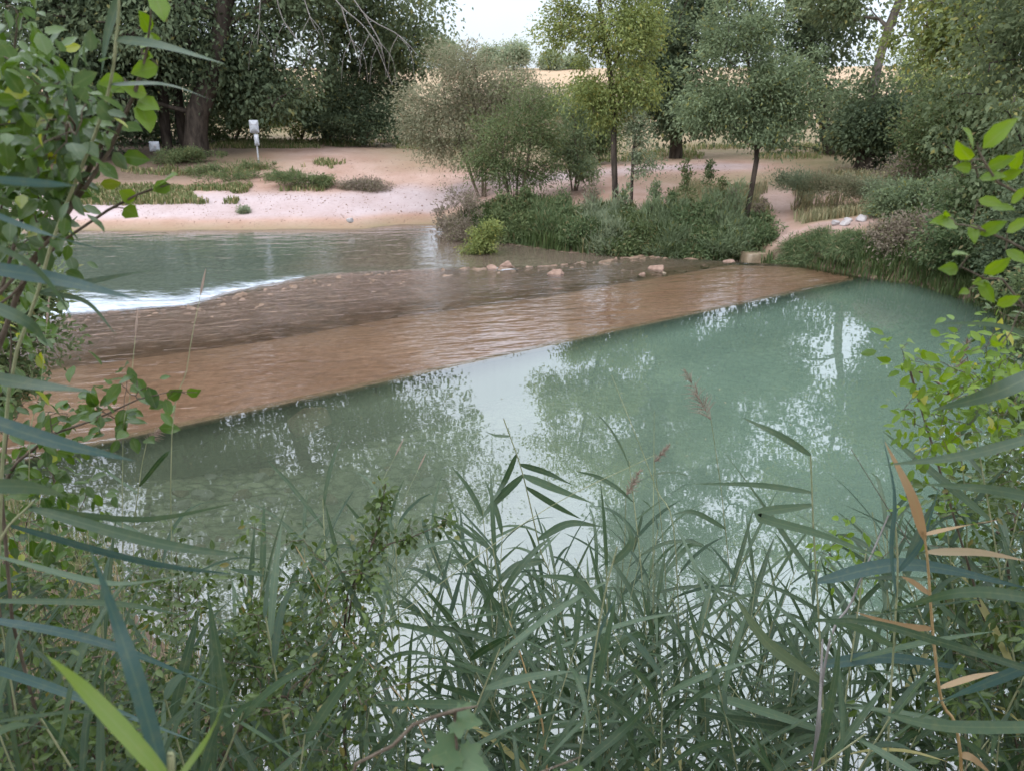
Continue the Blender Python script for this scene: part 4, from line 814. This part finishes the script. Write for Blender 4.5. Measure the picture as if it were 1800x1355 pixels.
# ---- individual plants close to the camera, each with its own leaves at its own depth
def W_(px, py, d): return D(px, py, d)
def hero_reed(label, px, d, stem_px, blades_, mat='reed_leaf', r=.004, cat='reed', stem='reed_stem', pl=None, name='reed', dd=.12):
    """stem_px: picture points from the base up; blades_: (points, width in picture pixels[, material])"""
    TREE_NO[0] += 1; seed(TREE_NO[0]); b = at(px, d); root = empty(name, b); tag(root, label, cat)
    sp_ = [W_(x, y, d) for x, y in stem_px]; pts = [b + (0, 0, -.1)] + sp_; s_ = spline(pts, 24)
    mesh_obj('stem', *polytube(s_, np.linspace(r, r * .55, 24), 7), M[stem], root, origin=b, smooth=True)
    bym = {}
    for q in blades_:
        P = [W_(x, y, d + rng.uniform(-.02, .02) + dd * (i / max(1, len(q[0]) - 1)) * rng.uniform(-1, 1)) for i, (x, y) in enumerate(q[0])]
        j = int(np.argmin(np.linalg.norm(s_ - P[0], axis=1)))          # leaf sheath: joins the blade to the stem
        if np.linalg.norm(s_[j] - P[0]) < .3: P = [s_[j]] + P if np.linalg.norm(s_[j] - P[0]) > .12 else [s_[j]] + P[1:]
        view = unit(np.array([0, 0, CAMH]) - P[len(P) // 2]); nr = unit(view + rng.normal(0, .45, 3) + (0, 0, .35))
        bym.setdefault(q[2] if len(q) > 2 else mat, []).append(blade_strip(P, q[1] * d / F * 1.02, nr, 14, .16, twist=rng.normal(0, .35)))
    for mt, ps in bym.items():
        v, f = merge(ps); mesh_obj('leaves', v, f, M[mt], root, var=var_for(ps), origin=b, smooth=True)
    if pl:
        v, f = plume_geo(s_[-1], W_(*pl, d) - s_[-1], float(np.linalg.norm(W_(*pl, d) - s_[-1])) * .9, 85); mesh_obj('plume', v, f, M['plume'], root, origin=b)
    return root
hero_reed('reed at the left margin whose bluish blades cross the foam and weir', -70, 1.15, [(-75, 900), (-60, 600), (-45, 300), (-30, 60)],
    [([(-20, 465), (90, 490), (245, 527)], 30, 'glaucous_leaf'), ([(-15, 525), (45, 565), (85, 608)], 22), ([(-10, 660), (60, 677), (175, 690)], 27), ([(-10, 738), (90, 775), (238, 810)], 36, 'glaucous_leaf'),
     ([(-10, 838), (50, 855), (120, 872)], 30), ([(-10, 322), (70, 322), (135, 327)], 15, 'glaucous_leaf'), ([(-10, 395), (80, 412), (205, 446)], 13, 'glaucous_leaf'), ([(-10, 440), (60, 470), (130, 560)], 12)])
hero_reed('tall upright reed among the broad leaves in front of the dark trees', -20, 1.5, [(0, 900), (70, 500), (180, 200), (205, 60), (210, -20)],
    [([(205, 73), (280, 80), (395, 113)], 17), ([(205, 152), (290, 150), (375, 177)], 15), ([(205, -10), (190, 60), (178, 135)], 24), ([(150, 330), (125, 170), (100, 90)], 13), ([(115, 497), (190, 490), (275, 474)], 15), ([(100, 560), (150, 530), (205, 590)], 9)])
hero_reed('reed with long bluish blades stretching over the small leaved bush', -40, 1.3, [(-60, 1300), (-40, 1100), (0, 950), (60, 880)],
    [([(60, 905), (250, 912), (425, 882)], 15), ([(100, 965), (250, 985), (420, 1010)], 24, 'glaucous_leaf'), ([(130, 938), (280, 955), (445, 978)], 24), ([(30, 1115), (180, 1130), (392, 1212)], 25, 'glaucous_leaf'),
     ([(40, 1062), (200, 1060), (330, 1082)], 13), ([(5, 1180), (110, 1215), (350, 1305)], 22, 'glaucous_leaf'), ([(0, 1252), (150, 1250), (300, 1280)], 8), ([(60, 1010), (190, 1025), (330, 1010)], 18)])
hero_reed('close glaucous reed blade rising from the bottom edge', 300, .78, [(300, 1460), (296, 1390)], [([(294, 1400), (240, 1200), (200, 1080), (158, 962)], 40, 'glaucous_leaf')], dd=.05)
hero_reed('close yellow green reed blades leaning from the bottom edge', 300, .72, [(305, 1470), (300, 1400)], [([(285, 1395), (160, 1225), (78, 1148)], 44, 'fresh_blade'), ([(325, 1390), (370, 1290), (397, 1215)], 26, 'fresh_blade')], dd=.05)
hero_reed('reed with chevron leaves standing alone against the white reflection', 985, 3.1, [(978, 1100), (948, 960), (918, 830), (885, 735)],
    [([(915, 792), (885, 850), (858, 892)], 12), ([(918, 825), (872, 880), (842, 918)], 16), ([(918, 810), (960, 830), (1006, 852)], 12), ([(926, 838), (980, 860), (1042, 884)], 16), ([(930, 858), (980, 890), (1022, 912)], 12), ([(895, 772), (870, 765), (850, 757)], 7),
     ([(945, 945), (1000, 920), (1060, 925)], 16), ([(955, 985), (900, 1000), (850, 1060)], 20)])
hero_reed('reed leaning in from the bottom with two broad green blades', 1000, 2.0, [(1000, 1500), (1030, 1250), (1060, 1060), (1085, 960)],
    [([(1020, 1225), (1045, 1140), (1085, 1040)], 22, 'glaucous_leaf'), ([(1050, 1345), (1110, 1270), (1172, 1195)], 26), ([(1000, 1360), (930, 1310), (868, 1258)], 28), ([(1060, 1060), (1010, 1020), (930, 1010)], 18), ([(1075, 1000), (1110, 950), (1090, 900)], 16)])
hero_reed('reed whose green blades fan out over the teal water', 1480, 2.2, [(1450, 1300), (1440, 1100), (1430, 930), (1425, 800)],
    [([(1450, 795), (1370, 765), (1303, 733)], 15), ([(1437, 1010), (1350, 900), (1268, 786)], 15), ([(1428, 868), (1330, 852), (1210, 850)], 12), ([(1410, 1205), (1350, 1130), (1285, 1038)], 26), ([(1430, 1270), (1320, 1243), (1190, 1205)], 24), ([(1400, 1290), (1300, 1265), (1188, 1245)], 22),
     ([(1440, 1160), (1560, 1155), (1722, 1178)], 26, 'glaucous_leaf'), ([(1440, 1010), (1600, 992), (1815, 1035)], 30, 'glaucous_leaf'), ([(1330, 905), (1440, 938), (1555, 982)], 20)])
hero_reed('reed at the right margin pointing thick green blades at the pool', 1880, 1.5, [(1880, 1300), (1870, 1000), (1850, 750), (1830, 600)],
    [([(1835, 640), (1750, 690), (1636, 722)], 34), ([(1845, 770), (1700, 800), (1556, 817)], 22), ([(1860, 1150), (1720, 1205), (1635, 1238)], 28, 'glaucous_leaf'), ([(1850, 1330), (1660, 1275), (1535, 1248)], 28), ([(1860, 1190), (1660, 1130), (1520, 1092), (1392, 1092)], 18), ([(1850, 900), (1740, 860), (1620, 850)], 20), ([(1850, 1060), (1700, 1040), (1560, 1075)], 24), ([(1840, 575), (1750, 572), (1640, 568)], 10)])
hero_reed('upright glaucous blade reed beside the dry orange reed', 1560, 1.9, [(1560, 1350), (1570, 1150), (1578, 1000), (1572, 900)], [([(1576, 1060), (1566, 970), (1572, 870), (1550, 760)], 14, 'glaucous_leaf'), ([(1578, 1010), (1620, 950), (1655, 840)], 13, 'glaucous_leaf'), ([(1572, 1150), (1500, 1100), (1420, 1085)], 18)])
hero_reed('dry orange reed with curled straw coloured leaves', 1690, 1.75, [(1690, 1355), (1655, 1230), (1640, 1110), (1630, 980), (1622, 930)],
    [([(1626, 940), (1602, 870), (1555, 775)], 20), ([(1628, 930), (1690, 925), (1762, 912)], 14), ([(1632, 972), (1720, 970), (1812, 986)], 17), ([(1640, 1035), (1605, 1022), (1583, 1012)], 12), ([(1642, 1115), (1580, 1098), (1502, 1075)], 15), ([(1662, 1197), (1710, 1190), (1757, 1180)], 15), ([(1678, 1310), (1710, 1332), (1748, 1365)], 17)], 'dead_blade', .005, stem='dead_stem', dd=.06)
hero_reed('reed with a drooping pinkish seed plume over the teal water', 1290, 3.4, [(1285, 1100), (1272, 900), (1250, 738)], [([(1275, 930), (1220, 900), (1180, 905)], 11)], pl=(1200, 645), r=.003)
hero_reed('reed with a small rusty plume right of the chevron leaved reed', 1180, 3.4, [(1172, 1100), (1165, 950), (1150, 812)], [([(1168, 1000), (1210, 960), (1235, 960)], 11)], pl=(1180, 778), r=.003)
hero_reed('reed with a ragged plume at the tip of the central reeds', 1085, 3.3, [(1090, 1100), (1098, 950), (1100, 872)], [], pl=(1128, 822), r=.003)
hero_reed('reed with a pale plume among the yellow green leaves', 1700, 2.6, [(1700, 1000), (1690, 800), (1680, 655)], [([(1690, 760), (1740, 700), (1790, 690)], 13)], pl=(1705, 590), r=.003)
hero_reed('reed with a silvery plume where the weir meets the side leaves', 240, 3.2, [(235, 1000), (245, 850), (258, 775)], [([(245, 850), (290, 800), (315, 790)], 9), ([(243, 860), (190, 830), (170, 800)], 9)], pl=(300, 742), r=.003)
def stalk(label, px, d, pts, r, mat='reed_stem', name='grass_stalk', seeds=False, group=None):
    b = at(px, d); P = [b + (0, 0, -.05)] + [W_(x, y, d + .1 * i) for i, (x, y) in enumerate(pts)]; s_ = spline(P, 18)
    root = empty(name, b); tag(root, label, 'grass stalk', group)
    mesh_obj('stem', *polytube(s_, np.linspace(r, r * .45, 18), 5), M[mat], root, origin=b, smooth=True)
    if seeds: mesh_obj('seed_head', *polytube(spline([s_[-1] - unit(s_[-1] - s_[-2]) * .0, s_[-1] + unit(s_[-1] - s_[-3]) * .04, s_[-1] + unit(s_[-1] - s_[-3]) * .08], 6), np.array([.001, .003, .0035, .003, .002, .0005]), 5), M['plume'], root, origin=b)
stalk('long bare grass stalk bending over the central sky reflection', 1195, 3.0, [(1190, 1000), (1150, 850), (1075, 660)], .0032)
stalk('upright grass stalk beside the long bare bending one', 1150, 3.0, [(1148, 1000), (1149, 850), (1150, 722)], .0024)
stalk('thin stalk with a seed head above the foam', 330, 1.9, [(300, 900), (330, 640), (352, 520)], .0016, seeds=True)
stalk('thin stalk with a seed head over the rough ledge', 225, 1.9, [(215, 900), (228, 700), (238, 590)], .0016, seeds=True)
stalk('thin stalk with a seed head before the dark bank bush', 60, 1.9, [(50, 900), (70, 700), (82, 570)], .0016, seeds=True)
stalk('grass stalk with three pale seeds over the shallow bed', 620, 2.8, [(625, 1050), (660, 880), (695, 800)], .0014, seeds=True)
stalk('grass stalk with a pale seed head right of the three seeded one', 700, 2.8, [(690, 1050), (705, 900), (735, 825)], .0014, seeds=True)
stalk('stout grey dead stem leaning across the green reeds', 1400, 2.1, [(1445, 1200), (1500, 1050), (1562, 905)], .0055, 'grey_twig', 'dead_reed_stem')
stalk('broken pale dead stem standing upright in the reeds', 1442, 2.0, [(1440, 1320), (1443, 1200), (1446, 1122)], .0075, 'grey_twig', 'dead_reed_stem')
stalk('long straw coloured stem slanting through the central reeds', 980, 2.1, [(960, 1330), (930, 1200), (895, 1090)], .0045, 'dead_stem', 'dead_reed_stem')
stalk('pale straw stem slanting over the small leaved bush', 790, 2.0, [(760, 1340), (620, 1130), (520, 960)], .0026, 'dead_stem', 'dead_reed_stem')
for k, (x0, y0, x1, y1) in enumerate([(700, 1330, 560, 1010), (850, 1340, 700, 1000), (1010, 1340, 1130, 960), (1150, 1300, 1010, 980), (1260, 1330, 1330, 1010), (600, 1340, 830, 1060), (1350, 1340, 1180, 1050), (930, 1340, 880, 1020)]):
    stalk('thin dry stem tangled among the central reeds', x0, 2.3 + .2 * (k % 3), [(x0, y0), ((x0 + x1) / 2 + 12, (y0 + y1) / 2), (x1, y1)], .0026, 'reed_stem', 'dead_reed_stem', group='dry stems among the central reeds')
stalk('thin straw crossing the central reeds towards the rusty plume', 420, 2.1, [(480, 1240), (700, 1080), (950, 900), (1150, 800)], .0022, 'reed_stem', 'dead_reed_stem')

_lb = [(-.02, -.06), (-.16, -.30), (-.05, -.36), (-.02, -.52), (.14, -.44), (.26, -.56), (.42, -.62), (.46, -.44), (.44, -.30), (.62, -.26), (.74, -.14), (.86, -.12), (1.0, 0)]
_v = np.array([(x, y, .10 * abs(y)) for x, y in _lb] + [(x, -y, .10 * abs(y)) for x, y in _lb[-2::-1]]); _n = len(_v)
LOBED = (np.vstack([_v, [[.30, 0, -.02]]]), [np.array([[i, i + 1, _n] for i in range(_n - 1)] + [[_n - 1, 0, _n]])])
def near_plant(name, label, cat, base, ends, leaf, size, aspect, per, sig, tmpl=OVATE, r=.006, group=None, bark='twig', trunks_px=None, droop=.25, extra=(), face=.5):
    """ends: (px, py, d, spread px, spread depth, n) twig-end clusters; extra: single leaves (px, py, d, size px, heading in degrees)"""
    TREE_NO[0] += 1; seed(TREE_NO[0]); b = np.array(base, float); root = empty(name, b); tag(root, label, cat, group); cs = []
    for (x, y, d, s, sd_, k) in ends:
        for _ in range(k): cs.append(W_(x + rng.normal(0, s), y + rng.normal(0, s), max(.6, d + rng.normal(0, sd_))))
    hl = [W_(x, y, d) for (x, y, d, *_q) in extra]
    hb = [W_(x - math.cos(R_(h)) * sz * .5, y + math.sin(R_(h)) * sz * .5, d + .012) for (x, y, d, sz, h) in extra]
    allc = np.array(cs + hb); cm = allc.mean(0)
    if trunks_px: tr = [spline([b + (0, 0, -.1)] + [W_(*q) for q in t], 9) for t in trunks_px]
    else: tr = [spline([b + (rng.normal(0, .05), rng.normal(0, .05), -.1), b + (cm - b) * .5 + rng.normal(0, .06, 3), cm + rng.normal(0, .15, 3)], 8) for _ in range(4)]
    v, f = wood(tr, allc, r, .0011, up=.2, sides=5, pw=.55); mesh_obj('stems', v, f, M[bark], root, origin=b, smooth=True)
    Vs = []; va = []
    if cs:
        cs = np.array(cs); n_ = len(cs) * per; ci = np.repeat(np.arange(len(cs)), per); off = rng.normal(0, 1, (n_, 3)); P = cs[ci] + off * sig * .6
        A = unit(off) + rng.normal(0, .5, (n_, 3)); A[:, 2] -= droop; P = P
        Nn = rng.normal(0, .55, (n_, 3)) + np.array([0, 0, .9]) + unit(np.array([0, 0, CAMH]) - P) * face
        V, Fs = leaves(P, A, Nn, size * rng.uniform(.55, 1.25, n_), aspect, tmpl); Vs.append((V, Fs))
        va.append(np.column_stack([np.repeat(np.stack([rng.random(n_), rng.random(n_), rng.random(len(cs))[ci]], -1), len(tmpl[0]), 0), np.tile((tmpl[0][:, 1] != 0) * 1., n_)]))
    if extra:
        P = np.array(hb); A = unit(np.array(hl) - P); vw = unit(np.array([0, 0, CAMH]) - P); Nn = vw + rng.normal(0, .3, (len(P), 3)) + (0, 0, .3)
        V, Fs = leaves(P, A, Nn, np.array([e[3] * e[2] / F for e in extra]) * 1.08, aspect, tmpl); Vs.append((V, Fs)); k = len(tmpl[0])
        va.append(np.column_stack([np.repeat(np.stack([rng.random(len(P)), rng.random(len(P)) * .9, rng.random(len(P))], -1), k, 0), np.tile((tmpl[0][:, 1] != 0) * 1., len(P))]))
    V, Fs = merge(Vs); mesh_obj('foliage', V, Fs, M[leaf], root, var=np.concatenate(va), origin=b)
    return root
near_plant('broadleaf_shrub', 'broad leaved green branches filling the upper corner before the dark trees', 'shrub', at(-60, 1.7),
    [(20, 60, 1.8, 32, .12, 8), (40, 185, 1.7, 38, .12, 9), (105, 170, 1.6, 28, .1, 7), (130, 200, 1.6, 22, .1, 7), (30, 270, 1.7, 40, .12, 10), (105, 250, 1.6, 32, .12, 8), (112, 262, 1.55, 16, .1, 5), (20, 350, 1.8, 38, .12, 10), (75, 335, 1.7, 28, .12, 8), (20, 430, 1.9, 38, .12, 10), (0, 150, 1.8, 30, .1, 7), (110, 400, 1.7, 20, .1, 3)],
    'near_leaf', .042, .66, 10, .068, r=.006, trunks_px=[[(-70, 900, 1.7), (-20, 600, 1.75), (40, 380, 1.75), (90, 200, 1.7)], [(-90, 900, 1.8), (-50, 500, 1.8), (0, 250, 1.8), (30, 50, 1.8)], [(-40, 900, 1.7), (30, 520, 1.7), (130, 350, 1.65), (200, 210, 1.6)]])
near_plant('poplar_sprig', 'upright twig with yellow green leaves above the broad leaved branches', 'shoot', at(230, 1.6), [], 'lime_leaf', .05, .7, 1, .01,
    trunks_px=[[(-40, 800, 1.6), (60, 480, 1.6), (190, 270, 1.6), (245, 140, 1.6), (262, 60, 1.6), (268, -30, 1.6)]], r=.004, extra=[(280, 12, 1.6, 46, -70), (256, 42, 1.6, 36, 115), (266, 72, 1.6, 42, 20), (262, 99, 1.6, 26, -15), (258, 122, 1.6, 42, 195), (200, 143, 1.6, 38, 190), (207, 155, 1.6, 34, -35), (262, 185, 1.6, 44, -20), (255, 205, 1.6, 50, -70), (240, 160, 1.6, 40, 160)])
near_plant('poplar_sprig', 'twig carrying one bright lit leaf over the beach', 'shoot', at(120, 1.6), [], 'lime_leaf', .05, .85, 1, .01,
    trunks_px=[[(-40, 800, 1.6), (20, 520, 1.6), (190, 370, 1.6), (285, 328, 1.6)]], r=.0028, extra=[(296, 315, 1.6, 50, 40), (285, 330, 1.6, 30, 200), (225, 345, 1.6, 30, 150), (232, 375, 1.6, 34, -30)])
near_plant('broadleaf_shrub', 'leafy sprig reaching over the brown weir slab', 'shrub', at(-30, 2.0), [(10, 1020, 2.2, 45, .1, 12), (80, 1000, 2.3, 45, .1, 12), (40, 640, 2.1, 40, .1, 8), (30, 760, 2.1, 40, .1, 10), (110, 740, 2.0, 25, .06, 6), (190, 710, 1.95, 26, .06, 8), (60, 860, 2.1, 45, .1, 12), (110, 900, 2.0, 40, .1, 8), (30, 560, 2.1, 30, .1, 6), (20, 960, 2.0, 40, .1, 8)],
    'near_leaf', .048, .6, 7, .07, r=.006, trunks_px=[[(-30, 1000, 2.0), (40, 800, 2.0), (150, 745, 1.95), (270, 692, 1.9), (350, 690, 1.9)], [(-20, 1000, 2.05), (10, 800, 2.1), (20, 600, 2.1)]],
    extra=[(228, 665, 1.92, 40, 20), (200, 690, 1.92, 40, 230), (248, 680, 1.92, 34, -60), (268, 700, 1.9, 42, -70), (312, 690, 1.9, 40, 30), (345, 688, 1.9, 34, 15), (278, 712, 1.9, 30, 200), (212, 735, 1.95, 34, 250), (160, 700, 1.95, 36, 120)])
near_plant('myrtle_bush', 'dense small leaved bush covering the bottom corner under the reed blades', 'bush', at(330, 2.1),
    [(110, 1280, 1.7, 70, .15, 40), (280, 1220, 1.9, 80, .18, 50), (300, 1060, 2.3, 60, .15, 26), (430, 1090, 2.2, 60, .15, 34), (520, 1110, 2.15, 60, .15, 34), (460, 1240, 1.9, 80, .15, 44), (600, 1060, 2.2, 40, .1, 18), (620, 1180, 2.0, 50, .1, 20), (120, 1130, 2.0, 60, .15, 24), (60, 1330, 1.6, 60, .1, 26), (250, 1340, 1.65, 80, .12, 34), (600, 1320, 1.8, 60, .1, 16), (40, 1100, 2.2, 60, .1, 16)],
    'myrtle_leaf', .028, .5, 19, .045, r=.006)
near_plant('myrtle_sprig', 'glossy small leaved sprig rising before the shallow water', 'shoot', at(620, 2.3), [(672, 870, 2.2, 7, .01, 7), (668, 910, 2.2, 9, .01, 8), (660, 950, 2.2, 10, .02, 9), (720, 945, 2.2, 12, .01, 9), (765, 925, 2.2, 10, .01, 6), (640, 1000, 2.2, 14, .02, 10), (610, 1040, 2.2, 16, .02, 10)],
    'myrtle_leaf', .027, .55, 7, .02, r=.004, trunks_px=[[(600, 1150, 2.25), (630, 1020, 2.2), (660, 940, 2.2), (678, 850, 2.2)], [(605, 1150, 2.25), (650, 985, 2.2), (720, 945, 2.2), (788, 918, 2.2)]])
near_plant('ivy_leaves', 'pale lobed leaves at the bottom edge in front of the reeds', 'climber', at(760, 1.0), [], 'ivy_leaf', .07, .95, 1, .01, LOBED, .003, trunks_px=[[(600, 1500, 1.0), (690, 1310, .98), (760, 1260, .98), (840, 1240, .98)], [(700, 1500, 1.0), (850, 1400, .98), (1020, 1330, .98)]],
    extra=[(832, 1268, .98, 66, -10), (765, 1328, .96, 80, 200), (840, 1345, .96, 72, -30), (1022, 1345, .96, 84, 60), (690, 1345, 1.0, 60, 100)])
near_plant('lime_shoot', 'bright lime leaved shoot in the upper right against the shaded scrub', 'shoot', at(1900, 1.35), [], 'lime_leaf', .06, .52, 1, .01, r=.0022,
    trunks_px=[[(1900, 900, 1.35), (1860, 520, 1.35), (1780, 430, 1.32), (1712, 400, 1.3), (1680, 395, 1.3)], [(1900, 900, 1.35), (1840, 420, 1.35), (1760, 330, 1.3), (1722, 270, 1.3), (1718, 250, 1.3)], [(1890, 900, 1.35), (1800, 540, 1.32), (1730, 490, 1.3), (1690, 470, 1.3)]],
    extra=[(1702, 240, 1.3, 52, 110), (1750, 241, 1.3, 62, 42), (1690, 262, 1.3, 52, 130), (1688, 294, 1.3, 40, 175), (1754, 288, 1.3, 44, 22), (1740, 312, 1.3, 40, 5), (1775, 308, 1.3, 36, 20), (1788, 282, 1.3, 40, 60), (1655, 392, 1.3, 60, 172), (1740, 403, 1.3, 46, 24), (1711, 412, 1.3, 36, -80), (1738, 355, 1.3, 38, -12), (1760, 366, 1.3, 36, -5), (1788, 398, 1.3, 44, 30), (1684, 447, 1.3, 44, 175), (1662, 473, 1.3, 46, 178), (1750, 470, 1.3, 48, 30), (1718, 497, 1.3, 38, 190), (1735, 512, 1.3, 44, -60), (1662, 372, 1.3, 22, 120), (1785, 450, 1.3, 40, -30), (1792, 345, 1.3, 40, 40), (1745, 600, 1.3, 34, 150), (1690, 515, 1.3, 28, 200), (1770, 530, 1.3, 40, 20)])
near_plant('lime_shrub', 'yellow green shrub leaning over the pool from the right bank', 'shrub', at(1900, 2.4),
    [(1625, 655, 2.3, 14, .05, 5), (1680, 640, 2.3, 22, .06, 8), (1740, 610, 2.3, 26, .08, 10), (1785, 650, 2.3, 26, .08, 10), (1590, 615, 2.3, 12, .03, 4), (1600, 740, 2.3, 20, .05, 7), (1655, 735, 2.3, 24, .06, 9), (1720, 715, 2.3, 30, .08, 12), (1780, 745, 2.4, 30, .1, 12), (1640, 800, 2.35, 18, .05, 5), (1700, 680, 2.3, 25, .08, 8), (1500, 960, 2.5, 25, .05, 5), (1480, 1010, 2.5, 25, .05, 4), (1640, 920, 2.5, 30, .06, 6)],
    'lime_leaf', .042, .5, 6, .055, r=.004)
near_plant('dark_bush', 'dark leafy bush in the lower right behind the dry orange reed', 'bush', at(1850, 3.0), [(1790, 850, 3.0, 60, .2, 40), (1760, 980, 2.9, 70, .2, 50), (1720, 1120, 2.7, 80, .2, 50), (1800, 1150, 2.6, 60, .2, 40), (1700, 1280, 2.4, 80, .2, 40), (1850, 700, 3.1, 60, .2, 30)], 'myrtle_leaf', .045, .45, 18, .07, r=.008)
# ground cover on the near bank and the far side of the left margin
seed(611)
P5 = scatter(42000, -8, 7, .6, 9, lambda x, y: (sdist(x, y) > -.35) & (n2(x, y, 1.2, 99) > -.3))
blades('near_bank_grass', P5, .5, 'grass', 'grass and weeds on the near bank under the reeds', .004)
shrub('shrub', 'dark bush on the bank at the near end of the weir', -40, 8.8, [(-20, 560, 0, .8, .6, .8, 1), (30, 520, 0, .3, .4, .35, .5), (-40, 700, -.4, .6, .5, .5, .6)], 'olive_leaf', 90, 80, .16, .07)
shrub('shrub', 'bush on the river bank beyond the near end of the weir', -60, 15, [(-40, 440, 0, 1.3, 1, 1.0, 1), (-80, 350, 0, 1.5, 1, 1.5, 1)], 'herb_leaf', 90, 80, .25, .09)
for i in range(12):
    q = [(1265, 683), (1273, 706), (1060, 740), (1090, 690), (1340, 755), (1160, 640), (880, 700), (1210, 800), (1390, 745), (700, 790), (1310, 690), (1240, 770)][i]; TREE_NO[0] += 1; seed(TREE_NO[0])
    p_ = G(*q, .006); v, f = leaves(p_[None], np.array([[rng.normal(), rng.normal(), 0.]]), np.array([[.05, .05, 1.]]), np.array([.06 if i < 2 else .04]), .5, OVATE)
    o = mesh_obj('floating_leaf', v, f, M['willow_leaf'], var=np.tile([.8, .2, .9], (11, 1)), origin=p_); o.location = p_; tag(o, 'pale fallen leaf floating on the still pool', 'leaf', 'leaves floating on the pool')
